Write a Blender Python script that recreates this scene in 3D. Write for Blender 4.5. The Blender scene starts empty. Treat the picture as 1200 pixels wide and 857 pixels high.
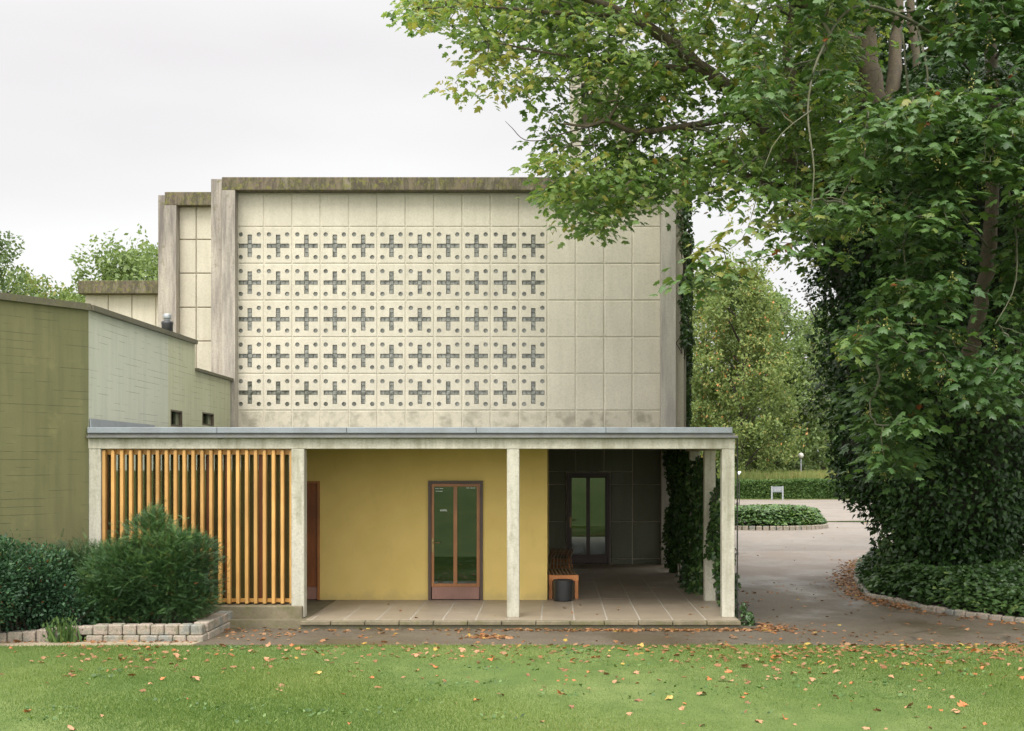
import bpy, bmesh, math, random
import numpy as np
from mathutils import Vector, Matrix
from mathutils.geometry import tessellate_polygon

random.seed(7); RNG = np.random.default_rng(7)
scn = bpy.context.scene
COL = scn.collection
R = math.radians

# ------------------------------------------------------------------ camera
F = 1530.0; PX0 = 650.0; PY0 = 540.0; EYE = 2.4
cam = bpy.data.cameras.new('camera'); cam_o = bpy.data.objects.new('camera', cam); COL.objects.link(cam_o)
cam.sensor_width = 36; cam.lens = F/1200*36
cam.shift_x = -(PX0-600)/1200; cam.shift_y = (PY0-428.5)/1200
cam.clip_start = 0.1; cam.clip_end = 2000
cam_o.location = (0, 0, EYE); cam_o.rotation_euler = (R(90), 0, 0)
scn.camera = cam_o
scn.view_settings.view_transform = 'Standard'; scn.view_settings.look = 'None'
scn.view_settings.gamma = 1; scn.view_settings.use_curve_mapping = False
scn.view_settings.exposure = 0.95
scn.cycles.max_bounces = 6; scn.cycles.transparent_max_bounces = 8

# ------------------------------------------------------------------ world: overcast sky
SUN_EL, SUN_AZ = R(52), R(200)     # azimuth clockwise from +Y
w = bpy.data.worlds.new('World'); scn.world = w; w.use_nodes = True
nt = w.node_tree; nd = nt.nodes; lk = nt.links; nd.clear()
out = nd.new('ShaderNodeOutputWorld'); bg = nd.new('ShaderNodeBackground')
sky = nd.new('ShaderNodeTexSky'); sky.sky_type = 'NISHITA'; sky.sun_disc = False
sky.sun_elevation = SUN_EL; sky.sun_rotation = SUN_AZ
tc = nd.new('ShaderNodeTexCoord'); sep = nd.new('ShaderNodeSeparateXYZ'); lk.new(tc.outputs['Generated'], sep.inputs[0])
mp = nd.new('ShaderNodeMapping'); mp.inputs['Scale'].default_value = (1.2, 1.2, 4.5)
lk.new(tc.outputs['Generated'], mp.inputs[0])
nz = nd.new('ShaderNodeTexNoise'); nz.inputs['Scale'].default_value = 1.6; nz.inputs['Detail'].default_value = 4
nz.inputs['Roughness'].default_value = .45
lk.new(mp.outputs[0], nz.inputs['Vector'])
cr = nd.new('ShaderNodeValToRGB')
cr.color_ramp.elements[0].position = .33; cr.color_ramp.elements[0].color = (4.6, 4.46, 4.45, 1)
cr.color_ramp.elements[1].position = .64; cr.color_ramp.elements[1].color = (5.3, 5.25, 5.2, 1)
lk.new(nz.outputs['Fac'], cr.inputs[0])
mr = nd.new('ShaderNodeMapRange'); mr.inputs['From Min'].default_value = .34; mr.inputs['From Max'].default_value = 1
mr.inputs['To Min'].default_value = 1.0; mr.inputs['To Max'].default_value = 5.0
mr.interpolation_type = 'SMOOTHSTEP'
lk.new(sep.outputs['Z'], mr.inputs['Value'])
# the cloud is brighter on the sun's side, behind the photographer
my = nd.new('ShaderNodeMapRange'); my.inputs['From Min'].default_value = .15; my.inputs['From Max'].default_value = -.9
my.inputs['To Min'].default_value = 1.0; my.inputs['To Max'].default_value = 3.2; my.interpolation_type = 'SMOOTHSTEP'
lk.new(sep.outputs['Y'], my.inputs['Value'])
mm = nd.new('ShaderNodeMath'); mm.operation = 'MAXIMUM'; lk.new(mr.outputs[0], mm.inputs[0]); lk.new(my.outputs[0], mm.inputs[1])
vm = nd.new('ShaderNodeVectorMath'); vm.operation = 'SCALE'
lk.new(cr.outputs[0], vm.inputs[0]); lk.new(mm.outputs[0], vm.inputs['Scale'])
mx = nd.new('ShaderNodeMix'); mx.data_type = 'RGBA'; mx.inputs[0].default_value = .95
lk.new(sky.outputs[0], mx.inputs[6]); lk.new(vm.outputs[0], mx.inputs[7])
bg.inputs['Strength'].default_value = 0.10
lk.new(mx.outputs[2], bg.inputs['Color']); lk.new(bg.outputs[0], out.inputs[0])

sl = bpy.data.lights.new('sun', 'SUN'); so = bpy.data.objects.new('sun', sl); COL.objects.link(so)
sl.energy = 1.2; sl.angle = R(24); sl.color = (1, .97, .92)
d = Vector((math.sin(SUN_AZ)*math.cos(SUN_EL), math.cos(SUN_AZ)*math.cos(SUN_EL), math.sin(SUN_EL)))
so.rotation_euler = d.to_track_quat('Z', 'Y').to_euler()

# ------------------------------------------------------------------ helpers
def X(px, Y): return (px-PX0)*Y/F
def Z(py, Y): return EYE-(py-PY0)*Y/F
def P(px, py, Y): return (X(px, Y), Y, Z(py, Y))
GZ = -0.12

def tag(o, label=None, cat=None, group=None, kind=None):
    if label: o['label'] = label
    if cat: o['category'] = cat
    if group: o['group'] = group
    if kind: o['kind'] = kind
    return o
def empty(name, loc, label, cat, group=None):
    o = bpy.data.objects.new(name, None); COL.objects.link(o); o.location = loc
    o.empty_display_size = .2
    return tag(o, label, cat, group)
def link_mesh(name, me, mat, parent=None, smooth=False):
    o = bpy.data.objects.new(name, me); COL.objects.link(o)
    if mat is not None and len(me.materials) == 0: me.materials.append(mat)
    if parent:
        o.parent = parent
        off = Vector((0, 0, 0)); p = parent
        while p is not None: off += p.location; p = p.parent
        o.location = -off        # parts are modelled in world coordinates
    if smooth:
        me.polygons.foreach_set('use_smooth', [True]*len(me.polygons))
    return o
class MB:
    def __init__(s): s.v = []; s.f = []
    def box(s, x0, x1, y0, y1, z0, z1, ch=0):
        b = len(s.v)
        x0, x1 = min(x0, x1), max(x0, x1); y0, y1 = min(y0, y1), max(y0, y1); z0, z1 = min(z0, z1), max(z0, z1)
        if ch <= 0:
            s.v += [(x0,y0,z0),(x1,y0,z0),(x1,y1,z0),(x0,y1,z0),(x0,y0,z1),(x1,y0,z1),(x1,y1,z1),(x0,y1,z1)]
            s.f += [tuple(b+i for i in q) for q in ((0,3,2,1),(4,5,6,7),(0,1,5,4),(1,2,6,5),(2,3,7,6),(3,0,4,7))]
        else:
            bm = bmesh.new(); bmesh.ops.create_cube(bm, size=1)
            for v in bm.verts: v.co = Vector(((x0+x1)/2+v.co.x*(x1-x0), (y0+y1)/2+v.co.y*(y1-y0), (z0+z1)/2+v.co.z*(z1-z0)))
            bmesh.ops.bevel(bm, geom=bm.edges[:], offset=ch, segments=1, affect='EDGES')
            s.add_bm(bm)
        return s
    def add_bm(s, bm, M=None):
        b = len(s.v); bm.verts.index_update()
        s.v += [tuple((M @ v.co) if M else v.co) for v in bm.verts]
        s.f += [tuple(b+v.index for v in f.verts) for f in bm.faces]; bm.free(); return s
    def quad(s, a, b_, c, d_):
        b = len(s.v); s.v += [a, b_, c, d_]; s.f.append((b, b+1, b+2, b+3)); return s
    def prism(s, pts, z0, z1):
        """vertical extrusion of a ccw footprint; z1 may be a list per point"""
        n = len(pts); b = len(s.v)
        zz = z1 if isinstance(z1, (list, tuple)) else [z1]*n
        s.v += [(p[0], p[1], z0) for p in pts]+[(p[0], p[1], z) for p, z in zip(pts, zz)]
        s.f.append(tuple(b+i for i in reversed(range(n)))); s.f.append(tuple(b+n+i for i in range(n)))
        for i in range(n):
            j = (i+1) % n; s.f.append((b+i, b+j, b+n+j, b+n+i))
        return s
    def obox(s, p0, p1, thick, z0, z1, proud=0):
        """upright box along the line p0-p1 (xy), offset 'proud' to the line's right side"""
        a = Vector((p0[0], p0[1])); c = Vector((p1[0], p1[1])); t = (c-a).normalized(); n = Vector((t.y, -t.x))
        q = [a+n*proud, c+n*proud, c+n*(proud-thick), a+n*(proud-thick)]
        return s.prism([(p.x, p.y) for p in q], z0, z1)
    def tube(s, pts, rad, n=8, cap=True):
        pts = [Vector(p) for p in pts]; b = len(s.v)
        if not isinstance(rad, (list, tuple)): rad = [rad]*len(pts)
        up = Vector((0, 0, 1))
        for i, p in enumerate(pts):
            t = (pts[min(i+1, len(pts)-1)]-pts[max(i-1, 0)]).normalized()
            u = t.cross(up if abs(t.z) < .95 else Vector((1, 0, 0))).normalized(); v = t.cross(u)
            for k in range(n):
                a = 2*math.pi*k/n; q = p+(u*math.cos(a)+v*math.sin(a))*rad[i]; s.v.append(tuple(q))
        for i in range(len(pts)-1):
            for k in range(n):
                k2 = (k+1) % n; s.f.append((b+i*n+k, b+i*n+k2, b+(i+1)*n+k2, b+(i+1)*n+k))
        if cap:
            s.f.append(tuple(b+k for k in reversed(range(n)))); s.f.append(tuple(b+(len(pts)-1)*n+k for k in range(n)))
        return s
    def lathe(s, prof, cx, cy, n=24):
        b = len(s.v)
        for r, z in prof:
            for k in range(n):
                a = 2*math.pi*k/n; s.v.append((cx+r*math.cos(a), cy+r*math.sin(a), z))
        for i in range(len(prof)-1):
            for k in range(n):
                k2 = (k+1) % n; s.f.append((b+i*n+k, b+i*n+k2, b+(i+1)*n+k2, b+(i+1)*n+k))
        return s
    def mesh(s, name):
        me = bpy.data.meshes.new(name); me.from_pydata(s.v, [], s.f); me.update(); return me
    def build(s, name, mat, parent=None, smooth=False):
        return link_mesh(name, s.mesh(name), mat, parent, smooth)

# ------------------------------------------------------------------ materials
def newmat(name):
    m = bpy.data.materials.new(name); m.use_nodes = True; n = m.node_tree
    for x in list(n.nodes):
        if x.type == 'BSDF_PRINCIPLED': b = x
        if x.type == 'OUTPUT_MATERIAL': o = x
    return m, n, b, o
def N(n, t, **kw):
    x = n.nodes.new(t)
    for k, v in kw.items():
        if k in x.inputs: x.inputs[k].default_value = v
        else: setattr(x, k, v)
    return x
def coords(n, scale=(1, 1, 1)):
    t = n.nodes.new('ShaderNodeNewGeometry'); m = n.nodes.new('ShaderNodeMapping'); m.inputs['Scale'].default_value = scale
    n.links.new(t.outputs['Position'], m.inputs[0]); return m.outputs[0]
def noise(n, scale, detail=5, rough=.55, sc=(1, 1, 1)):
    x = N(n, 'ShaderNodeTexNoise', Scale=scale, Detail=detail, Roughness=rough); n.links.new(coords(n, sc), x.inputs['Vector']); return x.outputs['Fac']
def ramp(n, fac, stops):
    r = n.nodes.new('ShaderNodeValToRGB'); e = r.color_ramp.elements
    while len(e) < len(stops): e.new(.5)
    for i, (p, c) in enumerate(stops):
        e[i].position = p
        e[i].color = (c, c, c, 1) if isinstance(c, (int, float)) else (*c, 1)
    n.links.new(fac, r.inputs[0]); return r.outputs[0]
def mixc(n, fac, a, b, mode='MIX'):
    m = n.nodes.new('ShaderNodeMix'); m.data_type = 'RGBA'; m.blend_type = mode
    for v, i in ((fac, 0), (a, 6), (b, 7)):
        if isinstance(v, (int, float)): m.inputs[i].default_value = v if i == 0 else (v, v, v, 1)
        elif isinstance(v, tuple): m.inputs[i].default_value = (*v, 1)
        else: n.links.new(v, m.inputs[i])
    return m.outputs[2]
def math_(n, op, a, b=None, clamp=False):
    m = n.nodes.new('ShaderNodeMath'); m.operation = op; m.use_clamp = clamp
    for i, v in enumerate((a, b)):
        if v is None: continue
        if isinstance(v, (int, float)): m.inputs[i].default_value = v
        else: n.links.new(v, m.inputs[i])
    return m.outputs[0]
def bump(n, bsdf, h, strength=.3, dist=.01):
    b = N(n, 'ShaderNodeBump', Strength=strength, Distance=dist); n.links.new(h, b.inputs['Height']); n.links.new(b.outputs[0], bsdf.inputs['Normal'])

def mat_concrete(name, base, stain=(.2, .18, .14), amt=.5, fine=.1, moss=0.0, streak=True, rough=.85, lo=.45, hi=.7):
    m, n, b, o = newmat(name)
    big = noise(n, .9, 6, .6); fn = noise(n, 28, 5, .7); st = noise(n, 1.7, 6, .65, (3, 3, .35)) if streak else noise(n, 2.3, 6, .65)
    c = mixc(n, ramp(n, big, [(.3, 0), (.7, 1)]), tuple(v*.9 for v in base), tuple(min(1, v*1.06) for v in base))
    c = mixc(n, math_(n, 'MULTIPLY', ramp(n, st, [(lo, 0), (hi, 1)]), amt), c, stain)
    c = mixc(n, fine, c, fn, 'OVERLAY') if False else mixc(n, math_(n, 'MULTIPLY', ramp(n, fn, [(.35, 1), (.55, 0)]), fine*2.2), c, tuple(v*.55 for v in base))
    if moss:
        mo = noise(n, 5.5, 8, .75)
        c = mixc(n, math_(n, 'MULTIPLY', ramp(n, mo, [(.5, 0), (.62, 1)]), moss), c, (.10, .10, .028))
    n.links.new(c, b.inputs['Base Color']); b.inputs['Roughness'].default_value = rough
    bump(n, b, fn, .25, .004)
    return m
def mat_plain(name, col, rough=.6, metal=0, var=.12, scale=6, bumpy=0):
    m, n, b, o = newmat(name)
    f = noise(n, scale, 5, .6)
    c = mixc(n, ramp(n, f, [(.3, 0), (.7, 1)]), tuple(v*(1-var) for v in col), tuple(min(1, v*(1+var)) for v in col))
    n.links.new(c, b.inputs['Base Color']); b.inputs['Roughness'].default_value = rough; b.inputs['Metallic'].default_value = metal
    if bumpy: bump(n, b, noise(n, 60, 4, .6), bumpy, .004)
    return m
def mat_wood(name, a, b_, rough=.5, sc=(14, 14, 1.2)):
    m, n, b, o = newmat(name)
    f = noise(n, 5, 6, .65, sc); big = noise(n, 1.6, 3, .5)
    c = mixc(n, ramp(n, f, [(.3, 0), (.7, 1)]), a, b_)
    c = mixc(n, ramp(n, big, [(.35, 0), (.65, .6)]), c, tuple(v*.6 for v in a))
    n.links.new(c, b.inputs['Base Color']); b.inputs['Roughness'].default_value = rough
    bump(n, b, f, .15, .003)
    return m
def mat_leaf(name, stops, rough=.45, trans=.3, spec=.4, tcol=1.3):
    m, n, b, o = newmat(name)
    at = n.nodes.new('ShaderNodeAttribute'); at.attribute_name = 'rnd'
    c = ramp(n, at.outputs['Fac'], stops)
    c = mixc(n, ramp(n, noise(n, 40, 3, .6), [(.3, 0), (.7, .35)]), c, (0.02, .03, .01))
    n.links.new(c, b.inputs['Base Color']); b.inputs['Roughness'].default_value = rough
    b.inputs['Specular IOR Level'].default_value = spec
    if trans:
        t = n.nodes.new('ShaderNodeBsdfTranslucent'); n.links.new(mixc(n, 1, c, (tcol, tcol*1.05, tcol*.55), 'MULTIPLY'), t.inputs[0])
        ms = n.nodes.new('ShaderNodeMixShader'); ms.inputs[0].default_value = trans
        n.links.new(b.outputs[0], ms.inputs[1]); n.links.new(t.outputs[0], ms.inputs[2]); n.links.new(ms.outputs[0], o.inputs[0])
    return m
def mat_glass(name, tint=(.8, .85, .8), refl=1.0, trans=.35, body=(.01, .014, .01)):
    m, n, b, o = newmat(name)
    n.nodes.remove(b)
    g = N(n, 'ShaderNodeBsdfGlossy', Roughness=.01, Color=(*tint, 1)); tr = n.nodes.new('ShaderNodeBsdfTransparent'); tr.inputs[0].default_value = (.75, .8, .75, 1)
    df = n.nodes.new('ShaderNodeBsdfDiffuse'); df.inputs[0].default_value = (*body, 1)
    fr = N(n, 'ShaderNodeFresnel', IOR=1.9)
    f = math_(n, 'MULTIPLY', fr.outputs[0], refl, True)
    m1 = n.nodes.new('ShaderNodeMixShader'); m1.inputs[0].default_value = trans
    n.links.new(df.outputs[0], m1.inputs[1]); n.links.new(tr.outputs[0], m1.inputs[2])
    m2 = n.nodes.new('ShaderNodeMixShader'); n.links.new(f, m2.inputs[0])
    n.links.new(m1.outputs[0], m2.inputs[1]); n.links.new(g.outputs[0], m2.inputs[2]); n.links.new(m2.outputs[0], o.inputs[0])
    return m

M = {}
M['panel'] = mat_concrete('cream_panel', (.525, .485, .38), (.36, .33, .24), .38, .16, streak=True, lo=.44, hi=.75)
M['panel_low'] = mat_concrete('stained_panel', (.47, .43, .33), (.20, .185, .13), .7, .12, streak=False, lo=.47, hi=.62)
M['pier'] = mat_concrete('pier_concrete', (.42, .39, .32), (.22, .20, .18), .75, .15, moss=.0, lo=.42, hi=.66)
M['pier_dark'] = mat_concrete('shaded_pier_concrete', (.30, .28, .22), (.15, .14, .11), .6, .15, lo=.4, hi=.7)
M['post'] = mat_concrete('post_concrete', (.46, .44, .355), (.22, .21, .14), .8, .22, moss=.25, lo=.45, hi=.66)
M['porch_dark'] = mat_concrete('shaded_porch_panel', (.19, .20, .15), (.12, .13, .09), .5, .1)  # chapel panel copy with the porch's shade darkened into its colour
M['kerb'] = mat_concrete('kerb_concrete', (.185, .155, .095), (.07, .062, .035), .8, .25, moss=.55, streak=False)
M['floor'] = mat_concrete('paving_slab', (.30, .245, .175), (.19, .155, .11), .5, .15, streak=False, rough=.5)
def mat_stone():
    m, n, b, o = newmat('granite_sett')
    f = noise(n, 2.6, 2, .5, (1, 1, 2)); g = noise(n, 45, 6, .75); k = noise(n, 9, 6, .7)
    c = ramp(n, f, [(.38, (.22, .225, .20)), (.47, (.32, .28, .215)), (.55, (.35, .285, .23)), (.64, (.27, .25, .19))])
    c = mixc(n, ramp(n, g, [(.36, .7), (.55, 0)]), c, (.09, .08, .06)); c = mixc(n, ramp(n, k, [(.52, 0), (.64, .6)]), c, (.10, .10, .045))
    n.links.new(c, b.inputs['Base Color']); b.inputs['Roughness'].default_value = .85; bump(n, b, g, .5, .008); return m
M['stone'] = mat_stone()
M['zinc'] = mat_concrete('zinc_sheet', (.215, .24, .255), (.13, .135, .13), .6, .12, streak=False, rough=.45)
M['zinc_dark'] = mat_concrete('dirty_zinc', (.15, .15, .14), (.07, .07, .055), .7, .2, moss=.25, streak=False, rough=.6)
M['coping'] = mat_concrete('mossy_coping', (.115, .105, .065), (.06, .055, .03), .6, .3, moss=.6, streak=False)
M['soffit'] = mat_plain('soffit', (.12, .115, .09), .9)
M['slat'] = mat_wood('orange_slat_wood', (.58, .29, .065), (.72, .39, .105), .45)
M['door_wood'] = mat_wood('door_wood', (.25, .095, .022), (.38, .155, .04), .4)
M['door_dark'] = mat_wood('dark_door_wood', (.045, .025, .015), (.075, .04, .02), .45)
M['red_wood'] = mat_wood('red_brown_door', (.16, .048, .014), (.26, .085, .022), .4)
M['kick'] = mat_wood('kick_plate', (.20, .10, .07), (.30, .15, .11), .5, (30, 30, 2))
M['bench_wood'] = mat_wood('bench_end_wood', (.42, .15, .035), (.55, .21, .06), .5)
M['bench_slat'] = mat_wood('weathered_slat', (.26, .19, .12), (.38, .29, .19), .6, (2, 2, 2))
M['black'] = mat_plain('black_metal', (.02, .021, .021), .4)
M['darkmetal'] = mat_plain('dark_metal', (.06, .06, .055), .45, .6)
M['steel'] = mat_plain('grey_steel', (.32, .34, .34), .45, .5)
M['brass'] = mat_plain('old_brass', (.25, .18, .08), .4, .8)
M['white'] = mat_plain('white_paint', (.75, .76, .75), .5)
M['globe'] = mat_plain('opal_globe', (.62, .6, .52), .3)
M['signgrey'] = mat_plain('sign_face', (.16, .18, .19), .5)
M['glass'] = mat_glass('door_glass', (.8, .9, .8), 1.15, .25)
M['glass_block'] = None
M['screen_glass'] = mat_glass('screen_glass', (.8, .9, .7), 1.3, .55, (.11, .10, .045))
M['soil'] = mat_plain('soil', (.05, .035, .022), .95, 0, .4, 9, .6)
M['interior'] = mat_plain('dark_interior', (.03, .028, .022), .9)  # near-black, standing in for unlit depth behind openings
M['bark'] = mat_concrete('sycamore_bark', (.115, .088, .055), (.045, .04, .026), .85, .5, moss=.3, streak=True)
M['bark_green'] = mat_concrete('lichen_bark', (.115, .115, .07), (.055, .055, .03), .6, .35, moss=.5, streak=False)
M['bark_dark'] = mat_plain('dark_bark', (.045, .036, .025), .9, 0, .3, 8)
M['ivy_core'] = mat_plain('dark_leaf_core', (.022, .026, .012), .95, 0, .4, 6)  # dark filler colour for the solid cores inside ivy mass and hedge
def mat_yellow():
    m, n, b, o = newmat('yellow_render')
    f = noise(n, 3, 5, .5)
    c = mixc(n, ramp(n, f, [(.3, 0), (.7, 1)]), (.55, .405, .12), (.60, .445, .14))
    n.links.new(c, b.inputs['Base Color']); b.inputs['Roughness'].default_value = .8
    g = n.nodes.new('ShaderNodeNewGeometry'); s = n.nodes.new('ShaderNodeSeparateXYZ'); n.links.new(g.outputs['Position'], s.inputs[0])
    dirt = math_(n, 'MULTIPLY', ramp(n, math_(n, 'ADD', s.outputs[2], math_(n, 'MULTIPLY', noise(n, 5, 6, .7), .5)), [(.26, 1), (.42, 0)]), .35)
    c = mixc(n, dirt, c, (.25, .20, .10)); c = mixc(n, ramp(n, noise(n, 2.2, 7, .7, (2, 2, .6)), [(.56, 0), (.70, .22)]), c, (.36, .27, .08))
    n.links.new(c, b.inputs['Base Color']); bump(n, b, noise(n, 90, 3, .5), .25, .003)
    return m
M['yellow'] = mat_yellow()
def mat_board(name, base, dark, light, patch):
    """board-marked, painted concrete: broken horizontal lines, blotches, streaks"""
    m, n, b, o = newmat(name)
    g = n.nodes.new('ShaderNodeNewGeometry'); s = n.nodes.new('ShaderNodeSeparateXYZ'); n.links.new(g.outputs['Position'], s.inputs[0])
    u = math_(n, 'ADD', s.outputs[0], s.outputs[1])
    cb = n.nodes.new('ShaderNodeCombineXYZ'); n.links.new(u, cb.inputs[0]); n.links.new(s.outputs[2], cb.inputs[1])
    br = n.nodes.new('ShaderNodeTexBrick'); n.links.new(cb.outputs[0], br.inputs['Vector'])
    br.inputs['Scale'].default_value = 1; br.inputs['Mortar Size'].default_value = .004; br.inputs['Mortar Smooth'].default_value = .3
    br.inputs['Brick Width'].default_value = 5.2; br.inputs['Row Height'].default_value = .115; br.inputs['Bias'].default_value = 0
    br.inputs['Color1'].default_value = (0, 0, 0, 1); br.inputs['Color2'].default_value = (.5, .5, .5, 1); br.inputs['Mortar'].default_value = (1, 1, 1, 1)
    line = math_(n, 'MULTIPLY', br.outputs['Fac'], ramp(n, noise(n, 1.3, 3, .6, (1, 1, 4)), [(.48, 0), (.58, 1)]))
    big = noise(n, .55, 5, .6); bl = noise(n, 2.2, 7, .65); stv = noise(n, 2.5, 5, .6, (2.5, 2.5, .2))
    c = mixc(n, ramp(n, big, [(.35, 0), (.65, 1)]), base, light)
    c = mixc(n, ramp(n, stv, [(.45, 0), (.75, .55)]), c, dark)
    c = mixc(n, ramp(n, bl, [(.58, 0), (.72, .4)]), c, patch)
    c = mixc(n, math_(n, 'MULTIPLY', line, .55), c, tuple(v*.35 for v in dark))
    n.links.new(c, b.inputs['Base Color']); b.inputs['Roughness'].default_value = .8
    bump(n, b, math_(n, 'ADD', math_(n, 'MULTIPLY', line, -1), math_(n, 'MULTIPLY', noise(n, 6, 6, .7), .6)), .5, .015)
    return m
M['olive'] = mat_board('olive_board_concrete', (.125, .125, .052), (.075, .08, .034), (.155, .15, .066), (.22, .21, .08))
M['greygreen'] = mat_board('grey_green_board_concrete', (.42, .43, .33), (.33, .34, .26), (.45, .455, .355), (.40, .395, .30))
M['yellowgreen'] = mat_board('yellowed_board_concrete', (.38, .38, .24), (.27, .28, .18), (.43, .43, .29), (.32, .31, .17))
def mat_cornice():
    m, n, b, o = newmat('mossy_cornice')
    a = noise(n, 1.6, 7, .7, (1.5, 1.5, .5)); s = noise(n, 4, 7, .7, (2.5, 2.5, .5)); g = noise(n, 9, 8, .75)
    c = ramp(n, a, [(.36, (.075, .05, .04)), (.46, (.15, .12, .08)), (.54, (.07, .066, .026)), (.64, (.20, .17, .12))])
    c = mixc(n, ramp(n, s, [(.45, 0), (.62, .85)]), c, (.055, .045, .032))
    c = mixc(n, ramp(n, g, [(.53, 0), (.60, .85)]), c, (.15, .145, .032))
    c = mixc(n, ramp(n, g, [(.28, .8), (.36, 0)]), c, (.42, .40, .32))
    n.links.new(c, b.inputs['Base Color']); b.inputs['Roughness'].default_value = .9; bump(n, b, g, .5, .02)
    return m
M['cornice'] = mat_cornice()
def mat_pier_top():
    """pier concrete that gets blacker and mossier toward its weathered head"""
    m, n, b, o = newmat('weathered_pier')
    g = n.nodes.new('ShaderNodeNewGeometry'); s = n.nodes.new('ShaderNodeSeparateXYZ'); n.links.new(g.outputs['Position'], s.inputs[0])
    h = n.nodes.new('ShaderNodeMapRange'); h.inputs['From Min'].default_value = 5.0; h.inputs['From Max'].default_value = 9.2; n.links.new(s.outputs[2], h.inputs['Value'])
    st = noise(n, 1.8, 6, .7, (3.5, 3.5, .3)); fn = noise(n, 24, 5, .7); sp = noise(n, 7, 7, .7)
    f = math_(n, 'ADD', math_(n, 'MULTIPLY', h.outputs[0], .6), math_(n, 'MULTIPLY', math_(n, 'SUBTRACT', st, .47), 3.4), True)
    c = mixc(n, f, (.41, .37, .30), (.15, .13, .115))
    c = mixc(n, math_(n, 'MULTIPLY', ramp(n, sp, [(.56, 0), (.66, 1)]), math_(n, 'MULTIPLY', h.outputs[0], .8)), c, (.13, .12, .05))
    c = mixc(n, ramp(n, fn, [(.35, .3), (.55, 0)]), c, (.15, .13, .11))
    n.links.new(c, b.inputs['Base Color']); b.inputs['Roughness'].default_value = .88; bump(n, b, fn, .3, .005)
    return m
M['pier_top'] = mat_pier_top()
def mat_gblock():
    m, n, b, o = newmat('glass_block')
    f = noise(n, 9, 3, .6)
    n.links.new(ramp(n, f, [(.35, (.07, .073, .055)), (.5, (.15, .155, .125)), (.68, (.27, .27, .23))]), b.inputs['Base Color'])
    b.inputs['Roughness'].default_value = .18; b.inputs['Specular IOR Level'].default_value = .5
    return m
M['glass_block'] = mat_gblock()
def mat_asphalt(name, a, b_, wet=.5):
    m, n, b, o = newmat(name)
    f = noise(n, 45, 6, .8); big = noise(n, .35, 6, .6); md = noise(n, 2.5, 5, .6)
    c = mixc(n, ramp(n, big, [(.38, 0), (.62, 1)]), a, b_)
    c = mixc(n, ramp(n, md, [(.4, .0), (.7, .3)]), c, tuple(v*.55 for v in a))
    c = mixc(n, ramp(n, f, [(.38, .75), (.6, 0)]), c, tuple(v*.35 for v in a))
    c = mixc(n, ramp(n, noise(n, 70, 4, .8), [(.62, 0), (.7, .6)]), c, tuple(min(1, v*2.6) for v in a))
    n.links.new(c, b.inputs['Base Color'])
    vo = n.nodes.new('ShaderNodeTexVoronoi'); vo.feature = 'DISTANCE_TO_EDGE'; vo.inputs['Scale'].default_value = .33; n.links.new(coords(n, (1, .8, 1)), vo.inputs['Vector'])
    crk = math_(n, 'MULTIPLY', ramp(n, vo.outputs['Distance'], [(.0, 1), (.012, 0)]), ramp(n, noise(n, .8, 3, .6), [(.5, 0), (.56, .7)]))
    c = mixc(n, crk, c, tuple(v*.3 for v in a))
    n.links.new(c, b.inputs['Base Color'])
    wn = noise(n, .45, 5, .65, (1, .7, 1))
    n.links.new(ramp(n, wn, [(.46, .75), (.60, .75-.5*wet)]), b.inputs['Roughness'])
    bump(n, b, f, .5, .006)
    return m
M['asphalt'] = mat_asphalt('near_asphalt', (.105, .083, .052), (.145, .118, .078), .8)
n_ = M['asphalt'].node_tree; b_ = next(x for x in n_.nodes if x.type == 'BSDF_PRINCIPLED'); src = b_.inputs['Base Color'].links[0].from_socket
g_ = n_.nodes.new('ShaderNodeNewGeometry'); s_ = n_.nodes.new('ShaderNodeSeparateXYZ'); n_.links.new(g_.outputs['Position'], s_.inputs[0])
wv_ = math_(n_, 'ADD', s_.outputs[1], math_(n_, 'MULTIPLY', noise(n_, .5, 5, .6), 9))
mr_ = n_.nodes.new('ShaderNodeMapRange'); mr_.inputs['From Min'].default_value = 29.5; mr_.inputs['From Max'].default_value = 36.5; mr_.interpolation_type = 'SMOOTHSTEP'; n_.links.new(wv_, mr_.inputs['Value'])
n_.links.new(mixc(n_, mr_.outputs[0], src, mixc(n_, ramp(n_, noise(n_, 45, 5, .8), [(.38, .5), (.6, 0)]), (.235, .19, .152), (.13, .105, .085))), b_.inputs['Base Color'])
M['carpark'] = mat_asphalt('pink_asphalt', (.215, .182, .148), (.26, .222, .182), .5)
def mat_grass(name, a, b_, c_):
    m, n, b, o = newmat(name)
    big = noise(n, .55, 5, .6); md = noise(n, 3, 5, .65, (1, .6, 1)); f = noise(n, 60, 5, .8, (1, .5, 1))
    c = mixc(n, ramp(n, big, [(.38, 0), (.62, 1)]), a, b_)
    c = mixc(n, ramp(n, md, [(.42, 0), (.65, .7)]), c, c_)
    c = mixc(n, ramp(n, f, [(.35, .8), (.6, 0)]), c, tuple(v*.4 for v in a))
    n.links.new(c, b.inputs['Base Color']); b.inputs['Roughness'].default_value = .9; b.inputs['Specular IOR Level'].default_value = .15
    bump(n, b, f, .8, .02)
    return m
M['lawn'] = mat_grass('lawn', (.115, .172, .044), (.175, .222, .070), (.08, .13, .032))
M['meadow'] = mat_grass('meadow', (.13, .17, .04), (.19, .20, .06), (.09, .13, .03))
M['sand'] = mat_concrete('sandy_path', (.33, .27, .18), (.16, .13, .08), .5, .3, moss=.3, streak=False)
G1 = [(0, (.065, .125, .035)), (.35, (.115, .20, .055)), (.62, (.18, .28, .08)), (.85, (.29, .37, .11)), (.965, (.36, .34, .09)), (.985, (.40, .17, .06)), (1, (.34, .12, .05))]
M['leaf_light'] = mat_leaf('sycamore_leaf', G1, .42, .48, .35)
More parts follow.
